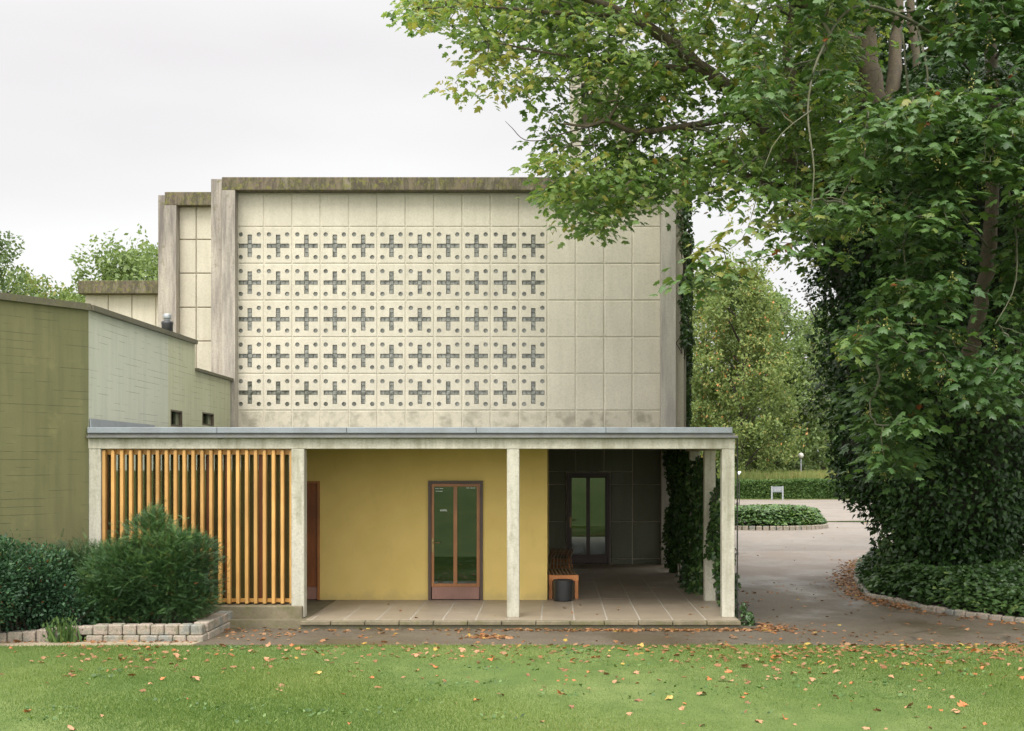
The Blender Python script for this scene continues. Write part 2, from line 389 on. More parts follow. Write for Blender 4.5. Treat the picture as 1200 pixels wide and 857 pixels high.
G2 = [(0, (.028, .066, .020)), (.4, (.056, .118, .032)), (.75, (.105, .185, .05)), (.93, (.20, .26, .065)), (.985, (.22, .20, .04)), (.992, (.38, .11, .04)), (1, (.34, .10, .04))]
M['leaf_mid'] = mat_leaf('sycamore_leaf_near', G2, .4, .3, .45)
M['leaf_ivy'] = mat_leaf('ivy_leaf', [(0, (.012, .032, .008)), (.5, (.024, .060, .013)), (.85, (.045, .10, .02)), (1, (.10, .16, .04))], .42, .15, .3)
M['leaf_ivy2'] = mat_leaf('ground_ivy_leaf', [(0, (.025, .062, .015)), (.5, (.05, .105, .026)), (.85, (.085, .165, .04)), (1, (.16, .23, .06))], .4, .2, .45)
M['leaf_island'] = mat_leaf('light_ivy_leaf', [(0, (.035, .075, .015)), (.5, (.07, .15, .03)), (1, (.16, .25, .06))], .45, .25, .4)
M['leaf_yew'] = mat_leaf('yew_needles', [(0, (.016, .044, .014)), (.5, (.042, .104, .030)), (.85, (.095, .19, .052)), (.975, (.18, .28, .075)), (1, (.34, .13, .05))], .5, .15, .35)
M['leaf_blue'] = mat_leaf('shrub_leaf', [(0, (.018, .052, .024)), (.5, (.038, .098, .042)), (.9, (.075, .155, .06)), (.98, (.13, .22, .06)), (1, (.32, .11, .03))], .5, .15, .35)
M['leaf_autumn'] = mat_leaf('autumn_tree_leaf', [(0, (.085, .13, .04)), (.45, (.17, .23, .07)), (.75, (.25, .30, .10)), (.85, (.34, .31, .11)), (.89, (.50, .30, .12)), (1, (.58, .27, .10))], .6, .3, .2)
M['leaf_far'] = mat_leaf('far_tree_leaf', [(0, (.10, .15, .055)), (.5, (.18, .25, .09)), (1, (.30, .37, .15))], .6, .3, .2)
M['leaf_far2'] = mat_leaf('far_dark_leaf', [(0, (.075, .12, .05)), (.5, (.13, .19, .075)), (1, (.22, .28, .12))], .6, .3, .2)
M['leaf_hedge'] = mat_leaf('hedge_leaf', [(0, (.035, .075, .018)), (.5, (.06, .125, .028)), (1, (.13, .20, .05))], .5, .2, .3)
M['leaf_meadow'] = mat_leaf('meadow_blade', [(0, (.12, .17, .045)), (.6, (.22, .25, .08)), (1, (.36, .29, .13))], .7, .3, .2)
M['blade'] = mat_leaf('grass_blade', [(0, (.055, .12, .022)), (.5, (.145, .215, .048)), (.9, (.24, .30, .085)), (1, (.32, .32, .14))], .6, .3, .2)
M['litter'] = mat_leaf('fallen_leaf_tan', [(0, (.16, .07, .03)), (.35, (.28, .125, .05)), (.7, (.37, .21, .11)), (.9, (.33, .12, .03)), (.93, (.33, .15, .04)), (1, (.50, .36, .07))], .6, .15, .3)
def mat_fl(name, col): return mat_plain(name, col, .6, 0, .25, 30)
M['fl'] = [mat_fl('dry_tan_leaf', (.34, .17, .08)), mat_fl('dry_orange_leaf', (.40, .13, .035)), mat_fl('dry_brown_leaf', (.20, .085, .04)), mat_fl('dry_yellow_leaf', (.42, .26, .06))]

# ------------------------------------------------------------------ foliage machinery
MAPLE_H = [(.0, .0), (-.07, .17), (.16, .45), (.25, .25), (.38, .30), (.64, .50), (.61, .23), (.79, .20)]
def maple_template(fold=.28, droop=.22):
    h = MAPLE_H; pts = [(0, 0)]+[p for p in h[1:]]+[(1.05, 0)]+[(x, -y) for x, y in reversed(h[1:])]
    v = [(.34, 0, .04)]+[(x, y, -abs(y)*fold-droop*x*x) for x, y in pts]
    n = len(pts); f = [(0, 1+i, 1+(i+1) % n) for i in range(n)]
    return np.array(v), np.array(f)
def ivy_template():
    pts = [(0, 0), (-.05, .3), (.28, .42), (.38, .30), (1, 0), (.38, -.30), (.28, -.42), (-.05, -.3)]
    v = [(.3, 0, .03)]+[(x, y, -abs(y)*.2-.12*x*x) for x, y in pts]; n = len(pts)
    return np.array(v), np.array([(0, 1+i, 1+(i+1) % n) for i in range(n)])
def simple_template():
    v = [(0, 0, 0), (.45, .30, -.06), (1, 0, -.12), (.45, -.30, -.06)]
    return np.array(v), np.array([(0, 1, 2), (0, 2, 3)])
def blade_template():
    return np.array([(0, .06, 0), (0, -.06, 0), (1, 0, 0)]), np.array([(0, 1, 2)])
def frond_template():
    v = []; f = []
    for i in range(7):
        x = i/7; L = .26*(1-.5*i/7)
        for sgn in (1, -1):
            b = len(v); v += [(x, 0, 0), (x+.07, 0, 0), (x+.20, sgn*L, -.05)]; f.append((b, b+1, b+2))
    b = len(v); v += [(.9, .03, 0), (.9, -.03, 0), (1.15, 0, 0)]; f.append((b, b+1, b+2))
    return np.array(v), np.array(f)
T_MAPLE = maple_template(); T_IVY = ivy_template(); T_SIMPLE = simple_template(); T_BLADE = blade_template(); T_FROND = frond_template()
def unit(a): return a/np.maximum(1e-9, np.linalg.norm(a, axis=-1, keepdims=True))
def leaves(name, pos, dirs, nrm, size, tmpl, mat, parent=None, rnd=None):
    tv, tf = tmpl; n = len(pos); k = len(tv)
    dirs = unit(dirs); side = unit(np.cross(nrm, dirs)); up = np.cross(dirs, side)
    size = np.broadcast_to(np.asarray(size, float), (n,))[:, None, None]
    V = pos[:, None, :]+size*(tv[None, :, 0:1]*dirs[:, None]+tv[None, :, 1:2]*side[:, None]+tv[None, :, 2:3]*up[:, None])
    V = V.reshape(-1, 3); Fc = (tf[None]+(np.arange(n)*k)[:, None, None]).reshape(-1)
    me = bpy.data.meshes.new(name); nf = n*len(tf)
    me.vertices.add(len(V)); me.vertices.foreach_set('co', V.ravel().astype(np.float32))
    me.loops.add(nf*3); me.loops.foreach_set('vertex_index', Fc.astype(np.int32))
    me.polygons.add(nf); me.polygons.foreach_set('loop_start', np.arange(0, nf*3, 3, dtype=np.int32))
    me.polygons.foreach_set('loop_total', np.full(nf, 3, dtype=np.int32))
    me.update(calc_edges=True)
    a = me.attributes.new('rnd', 'FLOAT', 'POINT')
    if rnd is None: rnd = RNG.random(n)
    a.data.foreach_set('value', np.repeat(np.clip(rnd, 0, 1), k).astype(np.float32))
    return link_mesh(name, me, mat, parent)
def vnoise(p, freq, seed=0):
    """cheap smooth pseudo noise from sines, ~[-1,1]"""
    r = np.random.default_rng(seed); s = np.zeros(len(p))
    for i in range(6):
        k = r.normal(size=3)*freq; s += np.sin(p @ k + r.random()*6.28)
    return s/3.0
def in_poly(px, py, poly):
    poly = np.array(poly, float); n = len(poly); c = np.zeros(len(px), bool); j = n-1
    for i in range(n):
        xi, yi = poly[i]; xj, yj = poly[j]
        t = ((yi > py) != (yj > py)) & (px < (xj-xi)*(py-yi)/(yj-yi+1e-12)+xi); c ^= t; j = i
    return c
def fill_volume(poly, y0, y1, n, gap=None, seed=1, freq=1.2):
    """n points in the volume whose outline is poly, between depth y0 and y1; gap: noise threshold for holes"""
    poly = np.array(poly, float); r = np.random.default_rng(seed); out_ = []
    tot = 0
    while tot < n:
        m = n*4; px = r.uniform(poly[:, 0].min(), poly[:, 0].max(), m); py = r.uniform(poly[:, 1].min(), poly[:, 1].max(), m)
        Y = r.uniform(y0, y1, m); k = in_poly(px, py, poly); px, py, Y = px[k], py[k], Y[k]
        p = np.stack([(px-PX0)*Y/F, Y, EYE-(py-PY0)*Y/F], 1)
        if gap is not None: p = p[vnoise(p, freq, seed+5) > gap]
        out_.append(p); tot += len(p)
    return np.concatenate(out_)[:n]
def sprays(centers, per, rad, flat, size, r=RNG, droop=.35, spread=.5):
    """leaf positions, directions, normals round every cluster centre, in flattened drooping sprays"""
    n = len(centers)*per; c = np.repeat(centers, per, 0)
    off = r.normal(size=(n, 3))*np.array([1, 1, flat])*rad*.55
    az = np.arctan2(off[:, 1], off[:, 0])+r.normal(size=n)*.7
    d = np.stack([np.cos(az), np.sin(az), -droop+r.normal(size=n)*.25], 1)
    off[:, 2] -= .25*(off[:, 0]**2+off[:, 1]**2)/max(rad, .01)
    nn = np.stack([r.normal(size=n)*spread, r.normal(size=n)*spread-.15, np.ones(n)], 1)
    crnd = np.repeat(r.random(len(centers)), per)
    return c+off, d, unit(nn), size*(r.uniform(.65, 1.15, n)), crnd
def twigs(name, limbs, centers, mat, parent, base=.006, powr=.42, sag=.12, keep=1.0, nmax=.12):
    """branching network from the limb points out to each cluster centre"""
    P_ = []; par = []; cnt = []
    for L in limbs:
        pts = [np.array(p[:3], float) for p in L]
        for i in range(len(pts)-1):
            for t in np.linspace(0, 1, 7)[:-1]: P_.append(pts[i]*(1-t)+pts[i+1]*t); par.append(-1)
        P_.append(pts[-1]); par.append(-1)
    nl = len(P_); arr = np.zeros((nl+len(centers)*4, 3)); arr[:nl] = np.array(P_); m = nl
    par = par+[0]*(len(centers)*4)
    dmin = np.min(np.linalg.norm(centers[:, None]-arr[None, :nl:2], axis=2), axis=1)
    chains = []
    for ci in np.argsort(dmin):
        c = centers[ci]; dd = np.linalg.norm(arr[:m]-c, axis=1)+.15*np.maximum(0, arr[:m, 2]-c[2]); k = int(np.argmin(dd)); a = arr[k].copy(); prev = k
        ids = [k]; L = np.linalg.norm(c-a); ns = 4
        wob = RNG.normal(size=(ns, 3))*.05*L
        for s in range(1, ns+1):
            t = s/ns; q = a*(1-t)+c*t; q[2] += sag*L*math.sin(math.pi*t)*.8
            if s < ns: q = q+wob[s-1]
            arr[m] = q; par[m] = prev; prev = m; ids.append(m); m += 1
        chains.append(ids)
    cnt = np.zeros(m)
    for i in range(m-1, nl-1, -1):
        cnt[i] += .25
        p = par[i]
        if p >= nl: cnt[p] += cnt[i]
    mb = MB()
    for ids in chains:
        if RNG.random() > keep: continue
        rad = [min(nmax, base*max(cnt[i], .3)**powr) for i in ids]; rad[0] = rad[1]
        mb.tube([arr[i] for i in ids], rad, 4, False)
    return mb.build(name, mat, parent, True)
def limb_mesh(name, limbs, mat, parent, n=10, wob=.03):
    mb = MB()
    for L in limbs:
        pts = []; rad = []
        for i in range(len(L)-1):
            a, b = L[i], L[i+1]; p0 = L[max(i-1, 0)]; p3 = L[min(i+2, len(L)-1)]
            for t in np.linspace(0, 1, 5)[:-1]:
                q = [0.5*((2*a[k])+(-p0[k]+b[k])*t+(2*p0[k]-5*a[k]+4*b[k]-p3[k])*t*t+(-p0[k]+3*a[k]-3*b[k]+p3[k])*t**3) for k in range(4)]
                pts.append([q[0]+random.gauss(0, wob*q[3]*3), q[1], q[2]]); rad.append(q[3]*random.uniform(.94, 1.06))
        pts.append(L[-1][:3]); rad.append(L[-1][3]); mb.tube(pts, rad, n)
    return mb.build(name, mat, parent, True)
def LP(*q): return [(*P(px, py, Y), r) for px, py, Y, r in q]

def bg_tree(loc, h, spread, mat, label, trunk_r=.25, n=9000, leaf=.3, seed=0, low=.12, group='trees beyond the car park', name='tree', lobes=16, shape=1.0):
    """a whole tree: tapered trunk, limbs to every lobe of the crown, leaves in lobes with gaps"""
    r = np.random.default_rng(seed); t = empty(name, loc, label, 'tree', group); b = np.array(loc, float)
    limbs = [[(*b, trunk_r), (*(b+[0, 0, h*.3]), trunk_r*.75), (*(b+[spread*.05, 0, h*.6]), trunk_r*.45), (*(b+[0, 0, h*.92]), .04)]]
    cs = []
    for i in range(lobes):
        u = (i+.5)/lobes; zz = h*(low+(1-low)*u); rr = spread*math.sin(math.pi*min(1, (.25+.75*u)**shape))**.6*r.uniform(.55, 1.0)*(1 if u < .93 else .65)
        a = i*2.4+r.uniform(-.4, .4); c = b+np.array([math.cos(a)*rr*.75, math.sin(a)*rr*.75, zz]); cs.append((c, spread*r.uniform(.32, .5)))
        s = b+np.array([0, 0, max(h*.12, zz-rr*.7)]); limbs.append([(*s, trunk_r*.3), (*((s+c)/2+[0, 0, .1*rr]), trunk_r*.2), (*c, .03)])
    limb_mesh('trunk', limbs, M['bark_dark'], t, 6)
    per = n//lobes; pos = []; rn = []
    for c, rad in cs:
        d = unit(r.normal(size=(per, 3))); q = c+d*rad*(r.random((per, 1))**.4)*np.array([1, 1, .75]); q += (vnoise(q, 1.6, seed)*.22*rad)[:, None]*d
        k = vnoise(q, 1.9, seed+9) > -.35; q = q[k]; pos.append(q)
        rn.append(np.clip(r.normal(.42+.10*vnoise(q, .5, seed+3), .2), 0, .86)+.14*(r.random(len(q)) > (.82-.14*vnoise(q, .7, seed+2))))
    pos = np.concatenate(pos); rn = np.concatenate(rn); m = len(pos)
    dr = r.normal(size=(m, 3)); nn = unit(r.normal(size=(m, 3))*.8+np.array([0, -.3, .9]))
    leaves('crown', pos, dr, nn, leaf*r.uniform(.6, 1.2, m), T_SIMPLE, mat, t, rn)
    return t
def shell_ivy(name, fn, n, size, mat, parent, out_=.18, seed=0, tmpl=None):
    """leaves over a surface: fn(u,v)->(point, normal)"""
    r = np.random.default_rng(seed); p, nn = fn(r.random(n), r.random(n))
    p = p+nn*(r.random((n, 1))**1.3*out_*(1+.9*vnoise(p, 1.9, seed+4))[:, None])
    d = unit(np.stack([r.normal(size=n)*.9, r.normal(size=n)*.9, -.8+r.normal(size=n)*.5], 1)+nn*.45)
    nr = unit(nn*.8+np.array([0, 0, .6])+r.normal(size=(n, 3))*.6)
    cl = np.clip(.5+.18*vnoise(p, 2.2, seed)+r.normal(size=n)*.22, 0, 1)
    return leaves(name, p, d, nr, size*r.uniform(.6, 1.25, n), tmpl or T_IVY, mat, parent, cl)

# ================================================================== SETTING
def sheet(name, pts, z, mat, kind='structure'):
    mb = MB(); n = len(pts); mb.v = [(x, y, z) for x, y in pts]; mb.f = [tuple(range(n))]
    o = mb.build(name, mat); tag(o, kind=kind); return o
sheet('ground', [(-400, -300), (400, -300), (400, 600), (-400, 600)], -.16, M['meadow'])
# lawn: level strip in front of the chapel, rising as a bank behind the photographer's side
def lawn_z(x, y):
    if y > 9: return -.095+.012*math.sin(x*.7+y*.5)*min(1, (17.6-y)/2 if y < 17.6 else 0)
    t = min(1, (9-y)/14); return -.095+1.35*t*t*(3-2*t)
mb = MB(); ys = [-80, -60, -45, -30, -20, -14]+list(np.arange(-10, 17.01, .75))+[17.4]; xs = [-70, -50, -35]+list(np.arange(-24, 24.1, 1.0))+[35, 50, 70]
def edge_y(x): return 17.74-.10*max(0, min(1, (-x-4)/4))+.018*math.sin(x*2.3)+.012*math.sin(x*5.1+1)
rows = ys+['e']; nx = len(xs)*1
for yy in rows:
    for x in xs:
        y = edge_y(x) if yy == 'e' else yy; mb.v.append((x, y, -.112 if yy == 'e' else lawn_z(x, y)))
for j in range(len(rows)-1):
    for i in range(nx-1): mb.f.append((j*nx+i, j*nx+i+1, (j+1)*nx+i+1, (j+1)*nx+i))
tag(mb.build('lawn', M['lawn'], smooth=True), kind='structure')
sheet('road', [(-14, 16.9), (40, 16.9), (40, 37), (36, 38), (2.6, 36.2), (-14, 33)], GZ, M['asphalt'])
sheet('car_park', [(-14, 33.0), (2.6, 35.7), (40, 37.4), (60, 84), (24, 84.6), (13, 84.6), (-14, 84.5)], GZ-.004, M['carpark'])
sheet('path', [(-16, 17.0), (-5.0, 17.0), (-4.92, 18.16), (-16, 18.02)], GZ+.005, M['sand'])
# puddle on the car park
pc = P(1000, 611, 54); pts = []
for i in range(28):
    a = i/28*2*math.pi; pts.append((pc[0]+1.35*math.cos(a)*(1+.1*math.sin(3*a)), 54+.55*math.sin(a)*(1+.15*math.cos(5*a))))
mw, n_, b_, o_ = newmat('puddle_water'); b_.inputs['Base Color'].default_value = (.03, .035, .02, 1); b_.inputs['Roughness'].default_value = .05
tag(sheet('puddle', pts, GZ+.006, mw), kind='structure')

# ================================================================== CHAPEL
Yb = 30.4; Sb = Yb/F
chapel = empty('chapel', (X(520, 31), 30.2, 0), 'tall cream panelled concrete chapel with a grid of glass block crosses and mossy flat cornice', 'chapel')
XL, XR = X(276, Yb), X(774.5, Yb)
rows_y = [226.6, 266, 309.2, 352.2, 395.2, 438.2, 481.2, 525, 568, 611.5, 655]
cw = (XR-XL)/15
# walls behind the panels (backing) and blocks
mb = MB(); mb.box(X(262, 30.3), X(802, 30.3), 30.46, 42, -.1, Z(209, 30.3)-.05); mb.build('wall', M['panel'], chapel)
mb = MB()
mb.box(X(260, 30.1), X(275.3, 30.1), 30.1, 30.459, -.1, Z(222.8, 30.1))
mb.build('pier', M['pier_top'], chapel)
mb = MB(); mb.box(X(248, 30.5), X(260.6, 30.5), 30.45, 31.3, -.1, Z(210.5, 30.5)); mb.build('side_pier', M['pier_top'], chapel)
mb = MB(); mb.box(X(774.9, 30.1), X(792, 30.1), 30.1, 30.459, -.1, Z(222.8, 30.1)); mb.build('pier', M['pier'], chapel)
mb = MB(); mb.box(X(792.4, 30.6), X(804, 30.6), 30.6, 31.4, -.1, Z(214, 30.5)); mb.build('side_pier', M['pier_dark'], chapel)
mb = MB(); mb.box(X(259.9, 30.1), X(792.1, 30.1), 30.095, 30.9, Z(223, 30.1), Z(207.6, 30.1), .012)
mb.build('cornice', M['cornice'], chapel)
# small weeds and moss tufts along the cornice
# panels
def panel_mesh(name, w_, h_, t=.05, perforated=False):
    """raised slab with chamfered rim; perforated ones have a cross opening and four round holes"""
    v = []; f = []; c = .014; d0 = 0; hx, hz = w_/2, h_/2
    outer = [(-hx, -hz), (hx, -hz), (hx, hz), (-hx, hz)]; inner = [(-hx+c, -hz+c), (hx-c, -hz+c), (hx-c, hz-c), (-hx+c, hz-c)]
    for x, z in outer: v.append((x, t, z))
    for x, z in outer: v.append((x, c*.7, z))
    for i in range(4): j = (i+1) % 4; f.append((i, j, 4+j, 4+i))
    for x, z in inner: v.append((x, 0, z))
    for i in range(4): j = (i+1) % 4; f.append((4+i, 4+j, 8+j, 8+i))
    if not perforated: f.append((8, 9, 10, 11)); 
    else:
        a = .052; L = .262; cz = -.012
        cross = [(-L, -a), (-a, -a), (-a, -L), (a, -L), (a, -a), (L, -a), (L, a), (a, a), (a, L), (-a, L), (-a, a), (-L, a)]
        cross = [(x, z+cz) for x, z in cross]
        loops = [[(x, z) for x, z in inner], cross]
        for sx in (-1, 1):
            for sz in (-1, 1):
                loops.append([(sx*.211+.053*math.cos(k*math.pi/6), sz*.265+cz+.053*math.sin(k*math.pi/6)) for k in range(12)])
        tri = tessellate_polygon([[Vector((x, z, 0)) for x, z in lp] for lp in loops])
        flat = [p for lp in loops for p in lp]; b = len(v); v += [(x, 0, z) for x, z in flat]
        for t3 in tri:
            A, B, C = [flat[i] for i in t3]; cr_ = (B[0]-A[0])*(C[1]-A[1])-(B[1]-A[1])*(C[0]-A[0])
            f.append(tuple(b+i for i in (t3 if cr_ > 0 else t3[::-1])))
        k0 = b+4
        for lp in loops[1:]:
            n = len(lp); e = len(v); v += [(x, t, z) for x, z in lp]
            for i in range(n): j = (i+1) % n; f.append((k0+i, k0+j, e+j, e+i))
            k0 += n
    me = bpy.data.meshes.new(name); me.from_pydata(v, [], f); me.update(); return me
def gblock_mesh():
    mb = MB(); s = .104; cz = -.012; mb.box(-.30, .30, .0478, .054, -.38, .36)
    for i in range(-2, 3):
        mb.box(i*s-.046, i*s+.046, .030, .048, cz-.046, cz+.046, .006)
        if i: mb.box(-.046, .046, .030, .048, cz+i*s-.046, cz+i*s+.046, .006)
    for sx in (-1, 1):
        for sz in (-1, 1): mb.tube([(sx*.211, .036, sz*.265+cz), (sx*.211, .049, sz*.265+cz)], .052, 12)
    return mb.mesh('glass_blocks')
rh = rows_y[2]-rows_y[1]
pm_perf = panel_mesh('perforated_panel', cw-.026, rh*Sb-.026, .05, True); pm_perf.materials.append(M['panel'])
gb = gblock_mesh(); gb.materials.append(M['glass_block'])
def put(name, me, x, y, z, parent):
    o = bpy.data.objects.new(name, me); COL.objects.link(o); o.parent = parent
    pl = parent.location if parent.parent is None else parent.location+parent.parent.location
    o.location = Vector((x, y, z))-pl; return o
jg = MB()
for c_ in range(16): jg.box(XL+c_*cw-.020, XL+c_*cw+.020, 30.420, 30.459, -.05, Z(223.5, Yb))
for r_, y0 in enumerate(rows_y):
    if r_ < 7:
        for c_ in range(15): jg.box(XL+c_*cw+.021, XL+(c_+1)*cw-.021, 30.421, 30.459, Z(y0, Yb)-.020, Z(y0, Yb)+.020)
jg.build('joint_grid', M['panel'], chapel)
cache = {}
for r_ in range(len(rows_y)):
    y0 = rows_y[r_]; y1 = rows_y[r_+1] if r_+1 < len(rows_y) else 663
    if r_ == 6: y1 = 525
    hz = (y1-y0)*Sb; zc = Z((y0+y1)/2, Yb)
    for c_ in range(15):
        if r_ >= 7 and c_ < 11: continue
        x = XL+(c_+.5)*cw
        if 1 <= r_ <= 5 and c_ < 11:
            p = put('perforated_panel', pm_perf, x, 30.405, zc, chapel)
            g = bpy.data.objects.new('glass_blocks', gb); COL.objects.link(g); g.parent = p
            continue
        if r_ >= 7 and x+cw/2 > X(663, Yb) and x-cw/2 < X(717, Yb):
            # panels beside and above the porch door
            dx0, dx1, dz1 = X(663.5, Yb), X(715.5, Yb), Z(553.5, Yb)
            segs = []
            z0_, z1_ = Z(y1, Yb), Z(y0, Yb)
            a, b = x-cw/2, x+cw/2
            if z0_ < dz1 < z1_: segs.append((a, b, dz1+.013, z1_))
            if a < dx0: segs.append((a, dx0, z0_, min(z1_, dz1+.013)))
            if b > dx1: segs.append((dx1, b, z0_, min(z1_, dz1+.013)))
            for a_, b2, c0, c1 in segs:
                if b2-a_ < .06 or c1-c0 < .06: continue
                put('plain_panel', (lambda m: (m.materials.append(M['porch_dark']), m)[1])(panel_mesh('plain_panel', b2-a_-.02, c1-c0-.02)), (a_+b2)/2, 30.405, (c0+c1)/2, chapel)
            continue
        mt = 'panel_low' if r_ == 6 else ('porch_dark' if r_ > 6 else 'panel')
        key = (round(hz, 3), mt)
        if key not in cache: cache[key] = panel_mesh('plain_panel', cw-.026, hz-.026); cache[key].materials.append(M[mt])
        put('plain_panel', cache[key], x, 30.405, zc, chapel)
# porch door in the chapel wall
def door(parent, x0, x1, z0, z1, Y, frame_m, leaf_m, kick_m, panes, handle_z, sign=False, name='door'):
    d = .05
    fr = MB(); fr.box(x0, x0+d, Y-.04, Y+.1, z0, z1); fr.box(x1-d, x1, Y-.04, Y+.1, z0, z1); fr.box(x0+d, x1-d, Y-.04, Y+.1, z1-d, z1)
    fr.build('door_frame', frame_m, parent)
    lf = MB(); px = sorted(panes); (a0, a1, b0, b1) = panes; (zb, zt) = handle_z[1]
    L0, L1 = x0+d+.002, x1-d-.002
    lf.box(L0, a0, Y-.01, Y+.05, zb-.055, zt, .003); lf.box(b1, L1, Y-.01, Y+.05, zb-.055, zt, .003); lf.box(a1, b0, Y-.01, Y+.05, zb, zt, .003)
    lf.box(L0, L1, Y-.011, Y+.051, zt, z1-d-.002, .003); lf.box(a0, b1, Y-.011, Y+.05, zb-.055, zb, .003)
    leaf = lf.build('door', leaf_m, parent)
    k = MB(); k.box(L0+.01, L1-.01, Y-.006, Y+.04, z0+.015, zb-.058); k.build('kick_plate', kick_m, leaf)
    for (p0, p1) in ((a0, a1), (b0, b1)):
        g = MB(); g.box(p0, p1, Y+.012, Y+.02, zb, zt); g.build('pane', M['glass'], leaf)
    h = MB(); hx = (L0+a0)/2; hz = handle_z[0]
    h.box(hx-.02, hx+.02, Y-.02, Y-.012, hz-.17, hz+.07, .002); h.tube([(hx, Y-.015, hz), (hx, Y-.06, hz), (hx+.03, Y-.065, hz), (hx+.13, Y-.065, hz)], .009, 8); h.tube([(hx, Y-.03, hz-.11), (hx, Y-.015, hz-.11)], .012, 8)
    h.build('handle', M['brass'], leaf)
    return leaf
Yd = 30.36
door(chapel, X(664.6, Yd), X(714.5, Yd), 0, Z(554.5, Yd), Yd, M['door_dark'], M['door_dark'], M['door_dark'], (X(670, Yd), X(687, Yd), X(691.4, Yd), X(709, Yd)), (1.02, (Z(649.7, Yd), Z(560.3, Yd))))
mb = MB(); mb.box(X(665, Yd)+.002, X(714, Yd), 30.412, 30.456, .0, Z(555, Yd)); mb.build('dark_inside', M['interior'], chapel)  # dark slab behind the glass, coloured as the unlit inside

# second block, set back
Y2 = 33.0
mb = MB(); mb.box(X(193, Y2)+.01, X(270, Y2), Y2+.32, 44, -.1, Z(226, Y2)); mb.build('wall', M['panel'], chapel)
mb = MB(); mb.box(X(193, Y2), X(206.5, Y2), Y2, Y2+.36, -.1, Z(240.5, Y2)); mb.build('pier', M['pier_top'], chapel)
mb = MB(); mb.box(X(182.5, Y2), X(193.4, Y2), Y2+.2, Y2+1.0, -.1, Z(227, Y2)); mb.build('side_pier', M['pier_top'], chapel)
mb = MB(); mb.box(X(192.9, Y2), X(262, Y2), Y2-.004, Y2+.9, Z(240.6, Y2), Z(225, Y2), .012); mb.build('cornice', M['cornice'], chapel)
yy = [242, 281, 320.5, 360.5, 400, 440, 480]
for i in range(6):
    for (a, b) in ((210, 229.6), (230.2, 249.8)):
        w_ = (b-a)*(Y2+.3)/F; h_ = (yy[i+1]-yy[i])*(Y2+.3)/F
        me = panel_mesh('plain_panel', w_-.012, h_-.026); me.materials.append(M['panel']); put('plain_panel', me, X((a+b)/2, Y2+.27), Y2+.27, Z((yy[i]+yy[i+1])/2, Y2+.27), chapel)
# third, low block
Y3 = 37.0
mb = MB(); mb.box(X(99, Y3), X(205, Y3), Y3+.3, 44, -.1, Z(332, Y3)); mb.build('wall', M['panel'], chapel)
mb = MB(); mb.box(X(92.5, Y3), X(186, Y3), Y3-.1, Y3+1, Z(344.5, Y3), Z(329.5, Y3), .012); mb.build('cornice', M['cornice'], chapel)
xx3 = [99.5, 126.8, 154.6, 182.4]
for i in range(3):
    for (a, b) in ((345, 384), (384, 424)):
        me = panel_mesh('plain_panel', (xx3[i+1]-xx3[i])*(Y3)/F-.022, (b-a)*Y3/F-.02); me.materials.append(M['panel'])
        put('plain_panel', me, X((xx3[i]+xx3[i+1])/2, Y3+.25), Y3+.25, Z((a+b)/2, Y3+.25), chapel)

# bell tower behind
Yt = 46
tower = empty('bell_tower', (X(705, Yt), Yt, GZ), 'slender grey concrete bell tower half hidden by leaves behind the chapel roof', 'bell tower')
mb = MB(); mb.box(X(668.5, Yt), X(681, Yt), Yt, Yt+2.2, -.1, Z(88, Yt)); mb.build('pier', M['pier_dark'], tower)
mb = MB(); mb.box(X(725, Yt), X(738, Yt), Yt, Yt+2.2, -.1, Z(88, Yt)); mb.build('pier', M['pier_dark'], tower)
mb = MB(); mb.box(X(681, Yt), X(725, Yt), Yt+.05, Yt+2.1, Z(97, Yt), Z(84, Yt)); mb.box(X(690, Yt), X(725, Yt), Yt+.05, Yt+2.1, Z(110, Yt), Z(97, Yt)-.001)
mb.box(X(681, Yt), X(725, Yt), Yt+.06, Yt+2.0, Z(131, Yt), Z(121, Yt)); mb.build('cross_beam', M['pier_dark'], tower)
mb = MB(); mb.box(X(681, Yt)+.01, X(690, Yt)-.01, Yt+.4, Yt+1.9, Z(109, Yt), Z(97.3, Yt)); mb.build('dark_opening', M['interior'], tower)  # near-black block painted as shade inside the tower opening
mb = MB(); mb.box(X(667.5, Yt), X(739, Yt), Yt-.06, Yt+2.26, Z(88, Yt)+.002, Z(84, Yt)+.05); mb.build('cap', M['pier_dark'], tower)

# ================================================================== ANNEX (olive and grey-green walls)
annex = empty('concrete_annex', (-9.5, 23, GZ), 'low board-marked concrete annex, olive green in front and pale grey green at its side', 'annex')
P1 = (-7.14, 20.0); t_ = 7.0; P0 = (P1[0]-t_*math.sin(R(30.7)), P1[1]-t_*math.cos(R(30.7)))
def wl(px):   # point of the side wall seen at column px
    k = (px-PX0)/F; Yv = (-7.14+.66)/(k+.033); return (k*Yv, Yv)
P2 = wl(197); P3 = wl(228.5); P4 = wl(271)
zt1 = 4.70
mb = MB(); mb.obox(P0, P1, .3, -.2, zt1); mb.build('olive_wall', M['olive'], annex)
mb = MB(); mb.obox((P1[0]-.001, P1[1]+.002), P2, .3, -.2, [zt1, zt1+.08, zt1+.08, zt1]); mb.build('side_wall', M['greygreen'], annex)
